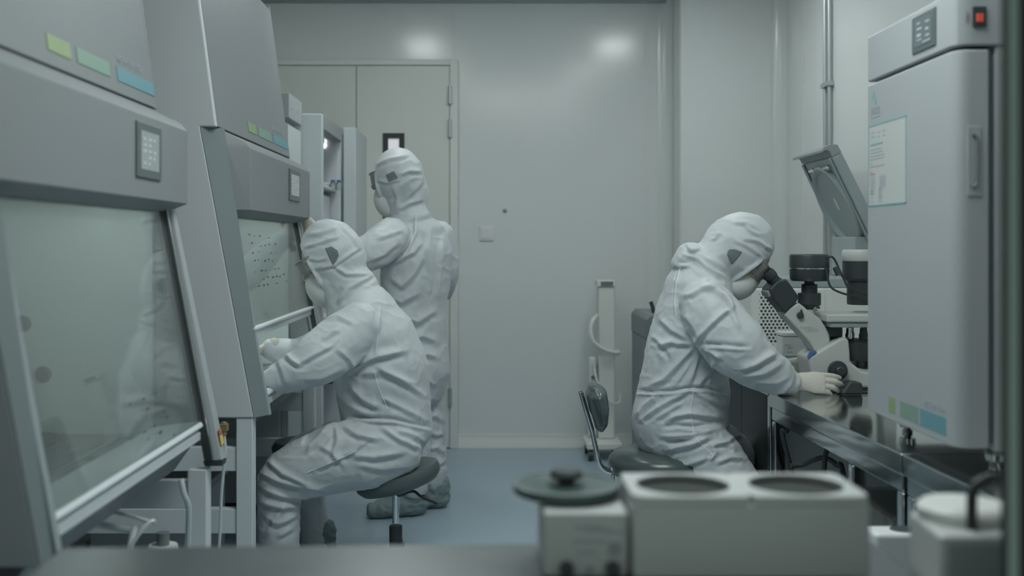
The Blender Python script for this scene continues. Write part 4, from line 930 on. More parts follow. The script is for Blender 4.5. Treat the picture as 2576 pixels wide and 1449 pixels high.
# ------------------------------------------------------------------ people in hooded coveralls
CAM = Vector((0, 0, CAMZ))
def me_arrays(me):
    n = len(me.vertices); co = np.empty(n*3); me.vertices.foreach_get('co', co)
    no = np.empty(n*3); me.vertex_normals.foreach_get('vector', no)
    return co.reshape(-1, 3), no.reshape(-1, 3)
def fold_mesh(me, folds, grain=(9, 9, 26), amp=.004, seed=0, ramp=None):
    """folds: (polyline as seen from the front, width, height) raised as cloth creases on the facing side; plus fine random creasing"""
    co, no = me_arrays(me)
    x = CX+co[:, 0]/co[:, 1]*F; y = CY-(co[:, 2]-CAMZ)/co[:, 1]*F
    v = co-np.array(CAM); v /= np.linalg.norm(v, axis=1)[:, None]
    face = np.clip(-(v*no).sum(1)*2.2+.15, 0, 1)
    disp = np.zeros(len(co))
    for pl, w, h in folds:
        best = np.full(len(co), 1e9); sgn = np.zeros(len(co)); tt = np.zeros(len(co)); m = len(pl)-1
        for i in range(m):
            ax, ay = pl[i]; bx, by = pl[i+1]; dx, dy = bx-ax, by-ay; L2 = dx*dx+dy*dy+1e-9
            t = np.clip(((x-ax)*dx+(y-ay)*dy)/L2, 0, 1); ex = x-ax-t*dx; ey = y-ay-t*dy
            d = np.hypot(ex, ey); s = np.sign(dx*ey-dy*ex); k = d < best
            best[k] = d[k]; sgn[k] = s[k]; tt[k] = (i+t[k])/m
        end = np.clip(np.minimum(tt, 1-tt)*5+.25, 0, 1)
        sd = best*sgn
        q = np.abs(best)/w
        g = np.exp(-q**1.25*1.25)-.75*np.exp(-((sd-1.25*w)/(.75*w))**2)-.2*np.exp(-((sd+1.9*w)/(1.2*w))**2)
        disp += 1.1*h*g*end*face
    gx, gy, gz = grain
    nz = np.array([noise.noise((c[0]*gx+seed+.9*noise.noise((c[0]*5, c[1]*5, c[2]*5)), c[1]*gy, c[2]*gz))*.65+noise.noise((c[0]*24+3, c[1]*24, c[2]*24+seed))*.35 for c in co])
    rid = np.clip(1-np.abs(nz)*3.2, 0, 1)**2-.3
    a = np.full(len(co), amp)
    if ramp is not None: a = a*ramp(x, y)
    disp += a*rid
    co2 = co+no*disp[:, None]
    me.vertices.foreach_set('co', co2.ravel()); me.update()
    return me
def bvh_of(me):
    bm = nb(); bm.from_mesh(me); t = BVHTree.FromBMesh(bm); bm.free(); return t
def hit(bvh, x, y):
    d = (P(x, y, 1)-CAM).normalized(); loc, nor, i, dist = bvh.ray_cast(CAM, d)
    return (loc, nor) if loc else (None, None)
def patch(name, bvh, poly, m, parent, off=.0016, rings=7, lbl=None):
    n = len(poly); den = []
    for i in range(n):
        for k in range(4): den.append(tuple(poly[i][q]+(poly[(i+1) % n][q]-poly[i][q])*k/4 for q in (0, 1)))
    c = tuple(sum(p[q] for p in den)/len(den) for q in (0, 1)); bm = nb(); R = []
    for r in range(1, rings+1):
        row = []
        for p in den:
            l, nr = hit(bvh, c[0]+(p[0]-c[0])*r/rings, c[1]+(p[1]-c[1])*r/rings)
            if l is None: bm.free(); return None
            row.append(bm.verts.new(l+nr*off))
        R.append(row)
    l, nr = hit(bvh, *c); cv = bm.verts.new(l+nr*off); k = len(den)
    for j in range(k): bm.faces.new((cv, R[0][j], R[0][(j+1) % k]))
    for i in range(rings-1):
        for j in range(k): bm.faces.new((R[i][j], R[i+1][j], R[i+1][(j+1) % k], R[i][(j+1) % k]))
    o = obj(name, bm, m, parent)
    md = o.modifiers.new('solid', 'SOLIDIFY'); md.thickness = .0012; md.offset = 0
    if lbl: lab(o, lbl)
    return o
def seam(name, bvh, pl, r, m, parent, step=5, off=.0002):
    pts = []
    for (ax, ay), (bx, by) in zip(pl, pl[1:]):
        k = max(1, int(math.hypot(bx-ax, by-ay)/step))
        for i in range(k): pts.append((ax+(bx-ax)*i/k, ay+(by-ay)*i/k))
    pts.append(pl[-1]); w = []
    for p in pts:
        l, nr = hit(bvh, *p)
        if l is not None and (not w or (l-w[-1]).length < .06): w.append(l+nr*off)
    if len(w) < 3: return None
    return obj(name, tube(nb(), w, r, n=6, smooth=False), m, parent)

def hand(name, parent, W, xd, back, thumb, curls, m='glove_latex', cuff=.05, thumb_dir=(.62, .72, -.3), scale=1.0, lbl='white latex glove', spread=.05):
    "W wrist; xd along the fingers; back = normal of the back of the hand; thumb = which side (+1/-1)"
    x = Vector(xd).normalized(); z = Vector(back); z = (z-x*z.dot(x)).normalized(); y = z.cross(x)*thumb
    W = Vector(W); L = lambda a, b, c: W+(x*a+y*b+z*c)*scale
    S = scale
    bm = nb()
    loft(bm, [(L(-cuff, 0, 0), .030*S, .032*S), (L(-.01, 0, 0), .023*S, .029*S), (L(.02, .002, 0), .019*S, .034*S), (L(.06, .001, 0), .0165*S, .041*S), (L(.088, 0, -.001), .0125*S, .040*S)], n=20, k=5, side=y)
    roots = ((.084, .030), (.091, .0105), (.087, -.0105), (.079, -.0285)); lens = (.076, .085, .079, .061); rad = (.0098, .0098, .0092, .0082)
    for f in range(4):
        p = L(roots[f][0]-.02, roots[f][1], -.001); q = L(roots[f][0], roots[f][1], -.001)
        sp = (1.5-f)*spread; ang = 0; pts = [p, q]; cur = q
        for s_, frac in enumerate((.46, .29, .25)):
            ang += math.radians(curls[f][s_]); d = (x*math.cos(ang)-z*math.sin(ang)+y*sp).normalized()
            cur = cur+d*lens[f]*frac*S; pts.append(cur)
        r = rad[f]*S
        loft(bm, [(pts[0], r, r), (pts[1], r*1.08, r*1.08), (pts[2], r*1.03, r*1.03), (pts[3], r*.95, r*.95), (pts[4], r*.72, r*.78)], n=12, k=4, side=y)
    td = Vector(thumb_dir).normalized(); p = L(.015, .018, -.006); d = (x*td.x+y*td.y+z*td.z)
    q = p+d*.042*S; d2 = (d*.7+x*.65-z*.12).normalized(); r_ = q+d2*.034*S; s_ = r_+d2*.027*S
    loft(bm, [(p, .015*S, .014*S), (q, .0125*S, .012*S), (r_, .0112*S, .0108*S), (s_, .008*S, .0085*S)], n=12, k=4, side=z)
    me = remesh(bm, .0024, 2)
    return lab(finish(name, me, m, parent), lbl)

def head_frame(C, f, tilt=0):
    f = Vector(f).normalized(); s = f.cross(Vector((0, 0, 1))).normalized(); u = s.cross(f).normalized()
    return Vector(C), f, s, u
def head_parts(parent, C, f, face_off=.015, goggles=True, vents=True, mask=(.085, -.062, .058, .064, .062)):
    C, f, s, u = head_frame(C, f); L = lambda a, b, c: C+f*a+s*b+u*c
    R = Matrix((f, s, u)).transposed()
    bm = nb(); o = face_off
    ellipsoid(bm, L(o-.012, 0, .022), (.098, .076, .104), R); ellipsoid(bm, L(o+.025, 0, -.045), (.068, .060, .070), R); ellipsoid(bm, L(o+.045, 0, -.088), (.036, .036, .026), R)
    loft(bm, [(L(o+.080, 0, .028), .009, .010), (L(o+.098, 0, .004), .012, .013), (L(o+.106, 0, -.016), .013, .017)], n=12, side=s)
    for q in (-1, 1):
        ellipsoid(bm, L(o+.076, q*.034, .036), (.016, .024, .009), R); ellipsoid(bm, L(o+.062, q*.045, -.012), (.022, .022, .020), R)
        ellipsoid(bm, L(o-.020, q*.078, .0), (.022, .010, .030), R)
    for dz in (-.048, -.059): ellipsoid(bm, L(o+.089, 0, dz), (.010, .024, .0065), R)
    loft(bm, [(L(o-.01, 0, -.06), .05, .05), (L(o-.02, 0, -.10), .045, .045)], n=18, side=s)
    head = finish('head', remesh(bm, .0036, 3), 'skin', parent); lab(head, 'face in the hood opening')
    for q in (-1, 1):
        e = obj('eye', ellipsoid(nb(), L(o+.0735, q*.032, .022), (.0125, .0125, .0125), R, 16, 10), 'eye_white', head)
        obj('iris', ellipsoid(nb(), L(o+.083, q*.032, .0205), (.004, .006, .006), R, 12, 8), 'iris', head)
        obj('eyebrow', loft(nb(), [(L(o+.090, q*.016, .040), .003, .004), (L(o+.089, q*.034, .046), .003, .004), (L(o+.076, q*.052, .041), .002, .003)], n=8), 'hair', head)
    a, b, rx, ry, rz = mask
    bm = nb(); ellipsoid(bm, L(a, 0, b), (rx, ry, rz), R); loft(bm, [(L(a+.02, 0, b+.052), .014, .018), (L(a+.032, 0, b+.02), .022, .03)], n=14, side=s); ellipsoid(bm, L(a-.008, 0, b-.035), (rx*.8, ry*.8, rz*.7), R)
    me = remesh(bm, .004, 3); 
    mk = finish('face_mask', me, 'mask_fabric', parent); lab(mk, 'white face mask')
    bm = nb(); tube(bm, [L(a+rx*.62, ry*.55*q_, b+.0) for q_ in (-1.18, -.6, 0, .6, 1.18)], .0012, n=6); bm.free()
    if goggles:
        bm = nb(); N = 18; th = .0025; zt_, zb_ = .050, -.010; A = []
        def arc(r, t): return (o+.028+r*math.cos(t), .92*r*math.sin(t))
        rows = []
        for i in range(N+1):
            t = -1.62+3.24*i/N; a0 = arc(.083, t); a1 = arc(.0805, t)
            rows.append([bm.verts.new(L(a0[0], a0[1], zb_)), bm.verts.new(L(a0[0], a0[1], zt_)), bm.verts.new(L(a1[0], a1[1], zt_)), bm.verts.new(L(a1[0], a1[1], zb_))])
        for i in range(N):
            for j in range(4): bm.faces.new((rows[i][j], rows[i][(j+1) % 4], rows[i+1][(j+1) % 4], rows[i+1][j]))
        bm.faces.new(rows[0][::-1]); bm.faces.new(rows[-1])
        g = obj('goggles', bm, 'goggle_clear', parent); lab(g, 'clear plastic goggles')
        bm = nb()
        for z_ in (zt_, zb_): tube(bm, [L(*arc(.083, -1.62+3.24*i/12), z_) for i in range(13)], .0045, n=8)
        lab(obj('goggle_rim', bm, 'clear_plastic', g), 'clear goggle rim')
        bm = nb()
        if not vents: return head
        for q in (-1, 1): tube(bm, [L(*[(arc(.083, q*1.30)[0]), arc(.083, q*1.30)[1]], .038), L(*[(arc(.083, q*1.30)[0]), arc(.083, q*1.30)[1]], .006)], .0032, n=8, smooth=False)
        lab(obj('goggle_vent', bm, 'dark_grey_plastic', g), 'dark goggle side vents')
    return head
def cut_plane(bm, p, n):
    g = bm.verts[:]+bm.edges[:]+bm.faces[:]
    r = bmesh.ops.bisect_plane(bm, geom=g, plane_co=p, plane_no=n, clear_outer=True)
    ed = [e for e in r['geom_cut'] if isinstance(e, bmesh.types.BMEdge)]
    bmesh.ops.holes_fill(bm, edges=ed, sides=0)
    return bm
def hood(bm, C, f, front, c, r, rim=None, cut_n=None):
    "hood shell with its face opening closed off at distance front ahead of C"
    C, f, s, u = head_frame(C, f); R = Matrix((f, s, u)).transposed()
    h = ellipsoid(nb(), C+f*c[0]+s*c[1]+u*c[2], r, R, 40, 28)
    n = f if cut_n is None else Vector(cut_n).normalized()
    cut_plane(h, C+f*front, n)
    if rim:
        cc = C+f*(front-.004)+u*rim[2]+f*rim[3]; pts = [cc+s*math.cos(2*PI*i/28)*rim[0]+(u-n*(u.dot(n)-0)*0)*math.sin(2*PI*i/28)*rim[1] for i in range(29)]
        tube(h, pts, .0075, n=8, smooth=False)
    me = bpy.data.meshes.new('h'); bmesh.ops.recalc_face_normals(h, faces=h.faces[:]); h.to_mesh(me); h.free(); bm.from_mesh(me); bpy.data.meshes.remove(me)
    return bm

def limb(bm, spec, side=(0, 1, 0), n=22, k=6):
    "spec: (x, y in the photo, distance, radius across, radius in depth)"
    return loft(bm, [(P(a, b, Y), r1, r2) for a, b, Y, r1, r2 in spec], n=n, k=k, side=side)

# ---- the person working at the second cabinet
Y = 4.30
t = thing('person', (P(990, 0, Y).x, Y, 0), 'person in white hooded coverall seated on a stool, arms inside the second cabinet', 'person')
bm = nb(); k = Y/F
limb(bm, [(1000, 1150, Y, 62*k, .165), (988, 1095, Y, 104*k, .19), (968, 1012, Y, 117*k, .185), (958, 932, Y, 120*k, .195), (942, 858, Y, 108*k, .20), (915, 790, Y, 84*k, .185), (885, 735, Y, 58*k, .115)], n=32)
C = P(840, 650, Y); f = Vector((-.87, -.02, -.49))
hood(bm, C, f, .090, (-.004, 0, .012), (.125, .106, .148), rim=(.086, .098, -.018, 0))
limb(bm, [(838, 660, Y, 62*k, .10), (868, 700, Y, 62*k, .098), (900, 742, Y, 62*k, .115)], n=26)
limb(bm, [(826, 700, Y, 34*k, .085), (846, 735, Y, 36*k, .085), (868, 775, Y, 50*k, .10)], n=22)
# near sleeve, far sleeve
limb(bm, [(915, 812, 4.16, .088, .085), (862, 856, 4.10, .104, .088), (800, 903, 4.03, .099, .082), (752, 931, 4.0, .074, .068), (716, 946, 4.0, .064, .058), (690, 950, 4.0, .050, .047), (676, 951, 4.0, .036, .036)])
limb(bm, [(905, 800, 4.45, .085, .085), (845, 850, 4.52, .085, .08), (765, 890, 4.55, .072, .07), (715, 885, 4.5, .055, .055), (675, 878, 4.46, .042, .042)])
# legs
limb(bm, [(1010, 1112, 4.20, .125, .105), (930, 1136, 4.18, .142, .108), (850, 1152, 4.17, .132, .102), (765, 1180, 4.16, .116, .09), (706, 1200, 4.16, .094, .082)])
limb(bm, [(706, 1192, 4.16, .080, .08), (702, 1245, 4.17, .085, .082), (702, 1310, 4.18, .081, .08), (703, 1370, 4.19, .077, .076), (704, 1420, 4.2, .068, .068)])
limb(bm, [(985, 1105, 4.42, .12, .10), (880, 1118, 4.45, .115, .10), (800, 1135, 4.47, .098, .09), (752, 1152, 4.48, .085, .08)])
limb(bm, [(752, 1150, 4.48, .07, .075), (765, 1220, 4.49, .072, .075), (784, 1300, 4.5, .068, .072), (796, 1375, 4.5, .064, .066)])
me = remesh(bm, .0052, 6)
FL = [([(952, 775), (950, 830), (945, 888)], 5, .004), ([(862, 945), (905, 915), (945, 898), (1020, 882)], 11, .014), ([(905, 940), (960, 935), (1040, 965)], 12, .008),
      ([(943, 918), (1000, 950), (1068, 996)], 9, .009), ([(960, 1000), (1010, 1025), (1068, 1056)], 9, .008), ([(883, 972), (915, 1005), (955, 1027)], 10, .010), ([(850, 985), (880, 1020), (930, 1045)], 9, .008),
      ([(878, 1046), (930, 1052), (990, 1055), (1085, 1076)], 6, -.012), ([(1000, 1082), (1040, 1095), (1070, 1112)], 8, .008), ([(960, 1075), (1005, 1105), (1060, 1130)], 9, .009), ([(883, 1145), (940, 1150), (1010, 1138)], 10, .010), ([(905, 1170), (960, 1180), (1030, 1172)], 10, .007),
      ([(770, 1135), (800, 1105), (842, 1060)], 10, .013), ([(842, 1066), (850, 1105), (838, 1150)], 9, .009), ([(790, 1182), (840, 1158), (890, 1135), (930, 1100)], 8, .009), ([(800, 1120), (830, 1135), (870, 1175)], 9, .007), ([(860, 1070), (900, 1095), (950, 1105)], 9, .010),
      ([(655, 1190), (700, 1210), (745, 1222), (818, 1233)], 8, .011), ([(672, 1158), (712, 1193), (782, 1222)], 8, .010), ([(660, 1230), (710, 1248), (770, 1252)], 8, .010), ([(655, 1262), (700, 1276), (752, 1275)], 8, .010), ([(668, 1300), (700, 1318), (748, 1296)], 9, .008), ([(720, 1262), (690, 1310), (670, 1350)], 8, .006), ([(700, 1350), (735, 1330)], 8, .006),
      ([(720, 893), (735, 908), (754, 920)], 7, .012), ([(752, 916), (790, 893), (837, 868)], 8, .010), ([(700, 905), (712, 935), (722, 968)], 9, .008), ([(808, 855), (830, 840), (850, 828)], 8, .007), ([(760, 955), (810, 950), (860, 925)], 11, .007), ([(820, 800), (850, 795), (890, 815)], 8, .006), ([(850, 880), (880, 905), (895, 935)], 8, .006),
      ([(770, 620), (800, 612), (850, 595)], 6, .006), ([(775, 650), (800, 655), (822, 650)], 5, .004), ([(790, 675), (815, 672), (840, 668), (880, 640), (908, 622)], 6, .006), ([(842, 670), (870, 690), (935, 690)], 6, .007), ([(770, 590), (810, 585), (850, 570)], 7, .006), ([(860, 570), (890, 600), (905, 625)], 6, .004), ([(850, 760), (880, 725), (940, 690)], 7, .009), ([(840, 745), (850, 720)], 7, .005)]
fold_mesh(me, FL, grain=(7, 7, 16), amp=.0028, seed=1.7)
bv = bvh_of(me)
body = finish('coverall', me, 'suit_fabric', t, ang=180); lab(body, 'white hooded coverall')
patch('hood_mesh_window', bv, [(818, 625), (834, 620), (849, 630), (852, 643), (846, 657), (838, 667)], 'suit_mesh', body, lbl='dark mesh ear window')
for pl in ([(955, 772), (951, 830), (945, 890)], [(940, 930), (950, 970), (975, 1030)], [(770, 1190), (830, 1165), (895, 1135)]): seam('seam', bv, pl, .0022, 'suit_seam', body)
head_parts(t, C, f, face_off=.030, mask=(.094, -.080, .066, .068, .084))
hand('gloved_hand', t, P(668, 955, 4.0), (-.85, .25, -.25), (-.2, -.25, .95), -1, ((25, 30, 20), (25, 35, 25), (30, 35, 25), (35, 35, 25)))
hand('gloved_hand', t, P(664, 878, 4.46), (-.88, -.1, -.35), (-.3, .2, .9), 1, ((20, 30, 20), (25, 30, 25), (30, 30, 25), (35, 30, 25)))
def shoe(parent, heel, toe, h=.105, w=.052, m='shoe_cover', lbl='grey shoe cover'):
    heel = Vector(heel); toe = Vector(toe); d = (toe-heel); L_ = d.length; d.normalize(); s = d.cross(Vector((0, 0, 1)))
    bm = nb(); up = Vector((0, 0, 1)); g = lambda a, z_: heel+d*L_*a+up*z_
    loft(bm, [(g(.06, .050), .050, w*.80), (g(.22, .056), .055, w*.95), (g(.45, .052), .051, w), (g(.7, .043), .042, w*1.05), (g(.93, .036), .034, w*.8)], n=22, side=s)
    loft(bm, [(g(.2, .06), .058, w*.95), (g(.17, h), .062, w*.98), (g(.16, h+.03), .055, w*.95)], n=22, side=s)
    me = remesh(bm, .005, 3); co, no = me_arrays(me)
    dsp = np.array([.006*(1-2*abs(noise.noise((c[0]*22, c[1]*22, c[2]*34)))) for c in co]); co = co+no*dsp[:, None]
    co[:, 2] = np.maximum(co[:, 2], .0015); me.vertices.foreach_set('co', co.ravel()); me.update()
    return lab(finish('shoe_cover', me, m, parent, ang=180), lbl)
def foot_at(x, yc_, dx, dy, L_=.27): return (x, yc_, 0), (x+dx*L_, yc_+dy*L_, 0)
a = P(706, 0, 4.2).x; shoe(t, *foot_at(a+.06, 4.2, -.98, .05)); a = P(798, 0, 4.5).x; shoe(t, *foot_at(a+.06, 4.5, -.98, .05))

# stool under that person: tilted round seat, gas column, lever, five-star base
sx = P(993, 0, 4.3).x; s = thing('stool', (sx, 4.3, 0), 'round dark swivel stool under the seated cabinet worker', 'stool')
ax = Vector((-.27, 0, 1)).normalized(); sc = Vector((sx+.015, 4.3, 1.30-(1207-612)*4.3/F))
bm = lathe(nb(), [(0, -.030), (.11, -.034), (.150, -.024), (.168, -.004), (.172, .018), (.166, .036), (.145, .046), (.08, .050), (0, .050)], sc, ax, n=44); obj('seat', bm, 'seat_vinyl', s)
obj('seat_plate', lathe(nb(), [(0, -.062), (.022, -.062), (.034, -.045), (.036, -.0345), (0, -.0345)], sc, ax, n=24), 'black_plastic', s)
pz = sc.z-.058; obj('column', cyl(nb(), (sx+.004, 4.3, .20), (sx+.004, 4.3, pz), .0135, n=24), 'chrome', s)
obj('column_sleeve', lathe(nb(), [(.025, .10), (.026, .185), (.025, .19), (0, .19)], (sx+.004, 4.3, 0), n=24), 'black_plastic', s)
obj('height_lever', tube(nb(), [sc+Vector((.02, -.02, -.05)), P(1040, 1236, 4.27), P(1056, 1247, 4.26), P(1064, 1250, 4.26)], .0055, n=10), 'black_plastic', s)
obj('lever_grip', tube(nb(), [P(1062, 1249, 4.26), P(1100, 1264, 4.26)], .0095, n=12, smooth=False), 'black_plastic', s)
for q in range(5):
    an = 2*PI*q/5+.3; d = Vector((math.cos(an), math.sin(an), 0)); c = Vector((sx+.004, 4.3, 0))
    obj('base_arm', loft(nb(), [(c+d*.02+Vector((0, 0, .085)), .016, .016), (c+d*.23+Vector((0, 0, .066)), .009, .014)], n=12), 'black_plastic', s)
    cs_ = d.cross(Vector((0, 0, 1))); e = c+d*.235+Vector((0, 0, .029)); obj('castor', cyl(nb(), e-cs_*.012, e+cs_*.012, .0285, n=20), 'black_plastic', s)

# second stool pushed under the cabinet
c0 = P(772, 1128, 4.86); s = thing('stool', (c0.x, 4.86, 0), 'dark stool pushed under the second cabinet, behind the knees', 'stool')
obj('seat', lathe(nb(), [(0, -.04), (.13, -.04), (.15, -.02), (.155, .01), (.14, .035), (.08, .045), (0, .046)], c0, n=36), 'seat_vinyl', s)
obj('column', cyl(nb(), (c0.x, 4.86, .1), (c0.x, 4.86, c0.z-.0405), .02, n=18), 'black_plastic', s)
obj('base', lathe(nb(), [(0, 0), (.105, 0), (.11, .012), (.06, .03), (.03, .06), (.0205, .0995), (0, .0995)], (c0.x, 4.86, 0), n=32), 'dark_grey_plastic', s)

# ---- the person standing at the open refrigerator
Y = 5.28; k = Y/F
t = thing('person', (P(1060, 0, Y).x, Y, 0), 'standing person in white hooded coverall, back turned, by the double door', 'person')
bm = nb(); sv = Vector((-.60, -.80, 0))
def T(x, y, r1, r2, Yq=Y): return (P(x, y, Yq), r1, r2, tuple(sv))
loft(bm, [T(1054, 985, .115, .155), T(1050, 930, .145, .178), T(1046, 850, .135, .172), T(1044, 770, .135, .182), T(1046, 700, .142, .20), T(1047, 640, .145, .212), T(1042, 590, .118, .195), T(1032, 552, .075, .11), T(1022, 520, .06, .07)], n=32, k=6)
C = P(1002, 450, Y-.02); f = Vector((-.90, .30, -.20))
hood(bm, C, f, .088, (-.006, 0, .010), (.122, .108, .140), rim=(.082, .088, -.012, 0))
loft(bm, [T(1006, 440, .108, .10), T(1014, 490, .108, .098), T(1022, 525, .088, .092), T(1032, 556, .10, .12)], n=26)
loft(bm, [T(1036, 450, .055, .08), T(1044, 490, .052, .085), T(1040, 522, .05, .085)], n=20)
limb(bm, [(992, 590, 5.12, .092, .085), (958, 618, 5.04, .090, .085), (918, 640, 5.0, .084, .08), (893, 640, 5.03, .078, .075), (855, 618, 5.1, .066, .065), (815, 592, 5.18, .05, .05), (800, 584, 5.2, .04, .04)])
limb(bm, [(1095, 590, 5.42, .09, .09), (1113, 640, 5.45, .082, .085), (1115, 700, 5.48, .075, .08), (1090, 745, 5.62, .065, .065), (1045, 750, 5.75, .05, .05)])
limb(bm, [(1032, 950, 5.20, .105, .11), (1034, 1040, 5.2, .095, .10), (1038, 1120, 5.21, .085, .09), (1040, 1190, 5.22, .08, .085), (1042, 1232, 5.22, .066, .07)])
limb(bm, [(1068, 950, 5.38, .105, .11), (1074, 1040, 5.38, .092, .10), (1080, 1120, 5.38, .084, .09), (1084, 1175, 5.38, .08, .085), (1088, 1212, 5.38, .066, .07)])
me = remesh(bm, .006, 6)
FS = [([(1048, 540), (1045, 585), (1030, 620), (1010, 650), (960, 690)], 6, .009), ([(960, 668), (1000, 655), (1040, 635), (1060, 610)], 8, .010), ([(930, 655), (965, 640), (1000, 610)], 9, .008), ([(950, 600), (980, 590), (1010, 580)], 7, .006),
      ([(1085, 560), (1078, 620), (1082, 690)], 9, .005), ([(1115, 600), (1108, 680), (1100, 760)], 9, .006), ([(985, 700), (1010, 720), (1040, 690), (1060, 650)], 10, .010), ([(970, 740), (1010, 760), (1055, 735)], 11, .009), ([(1000, 790), (1050, 810), (1095, 780)], 11, .009), ([(1030, 850), (1065, 845), (1100, 860)], 10, .008), ([(1050, 900), (1075, 890), (1098, 900)], 9, .009),
      ([(1070, 950), (1090, 970)], 8, .008), ([(1075, 1050), (1095, 1045), (1112, 1060)], 8, .011), ([(1078, 1085), (1098, 1095), (1114, 1090)], 8, .011), ([(1080, 1130), (1100, 1125), (1115, 1140)], 8, .012), ([(1082, 1165), (1100, 1170), (1116, 1160)], 8, .010), ([(1072, 1010), (1090, 1000)], 8, .007),
      ([(948, 415), (980, 400), (1030, 390)], 6, .007), ([(1005, 440), (1030, 430), (1058, 432)], 6, .008), ([(1010, 460), (1028, 440), (1060, 440)], 6, -.006), ([(1020, 500), (1040, 480), (1060, 455)], 8, .010), ([(1000, 530), (1030, 510), (1065, 500)], 8, .010), ([(990, 470), (1000, 500), (995, 530)], 7, .006), ([(950, 455), (975, 460), (1005, 452)], 5, .006)]
fold_mesh(me, FS, grain=(8, 8, 12), amp=.003, seed=5.2)
bv = bvh_of(me); body = finish('coverall', me, 'suit_fabric', t, ang=180); lab(body, 'white hooded coverall')
patch('hood_mesh_window', bv, [(971, 440), (991, 430), (1001, 446), (1000, 450), (978, 458)], 'suit_mesh', body, lbl='dark mesh ear window')
seam('seam', bv, [(1046, 535), (1045, 585), (1030, 622), (1008, 655)], .003, 'suit_seam', body)
head_parts(t, C, f, face_off=.026, mask=(.085, -.088, .058, .064, .080), vents=False)
hand('gloved_hand', t, P(800, 584, 5.2), (-.8, .25, .5), (-.1, -.95, -.1), 1, ((10, 15, 10), (15, 20, 15), (18, 20, 15), (22, 25, 15)), lbl='gloved left hand')
hand('gloved_hand', t, P(1040, 750, 5.76), (-.8, .5, .1), (.4, -.3, .9), -1, ((20, 25, 20), (25, 30, 20), (30, 30, 20), (35, 30, 20)), lbl='gloved right hand')
a = P(1068, 0, 5.24).x; shoe(t, (a, 5.24, 0), (a-.265, 5.17, 0), h=.10); a = P(1124, 0, 5.40).x; shoe(t, (a, 5.39, 0), (a-.265, 5.33, 0), h=.10)

# ---- the person at the microscope
Y = 4.22; k = Y/F
t = thing('person', (P(1715, 0, Y).x, Y, 0), 'person in white hooded coverall bending to the microscope eyepieces', 'person')
bm = nb()
limb(bm, [(1722, 1150, Y, 70*k, .155), (1716, 1105, Y, 112*k, .185), (1712, 1055, Y, 122*k, .19), (1720, 985, Y, 115*k, .178), (1725, 900, Y, 103*k, .18), (1744, 810, Y, 98*k, .20), (1758, 730, Y, 86*k, .195), (1772, 675, Y, 62*k, .14)], n=32)
C = P(1855, 637, Y); f = Vector((.62, -.02, -.78))
hood(bm, C, f, .072, (-.018, 0, .014), (.130, .108, .148), rim=(.088, .098, -.006, 0), cut_n=(.47, 0, -.88))
limb(bm, [(1836, 614, Y, 66*k, .10), (1792, 655, Y, 54*k, .105), (1748, 676, Y, 58*k, .12)], n=26)
limb(bm, [(1815, 660, Y, 40*k, .088), (1790, 690, Y, 52*k, .10), (1775, 715, Y, 60*k, .12)], n=22)
limb(bm, [(1752, 632, Y, 20*k, .075), (1730, 636, Y, 25*k, .09), (1715, 668, Y, 28*k, .10)], n=18)
limb(bm, [(1765, 745, 4.06, .092, .08), (1800, 805, 4.01, .112, .092), (1848, 868, 3.97, .116, .092), (1898, 913, 3.96, .093, .080), (1945, 941, 3.98, .076, .068), (1978, 958, 4.0, .058, .055), (1996, 963, 4.0, .044, .042)])
limb(bm, [(1790, 745, 4.40, .085, .085), (1835, 820, 4.46, .085, .08), (1885, 885, 4.48, .075, .07), (1930, 912, 4.44, .058, .055), (1962, 920, 4.39, .042, .042)])
limb(bm, [(1735, 1105, 4.12, .128, .105), (1790, 1160, 4.10, .122, .10), (1840, 1218, 4.08, .106, .092), (1872, 1265, 4.09, .082, .08)])
limb(bm, [(1872, 1260, 4.09, .076, .078), (1866, 1340, 4.09, .074, .076), (1860, 1410, 4.1, .066, .066)])
limb(bm, [(1750, 1100, 4.34, .115, .10), (1805, 1120, 4.36, .098, .095), (1850, 1140, 4.38, .082, .08)])
limb(bm, [(1848, 1138, 4.38, .08, .08), (1850, 1220, 4.38, .072, .075), (1850, 1330, 4.38, .068, .07), (1850, 1385, 4.38, .062, .062)])
me = remesh(bm, .0052, 6)
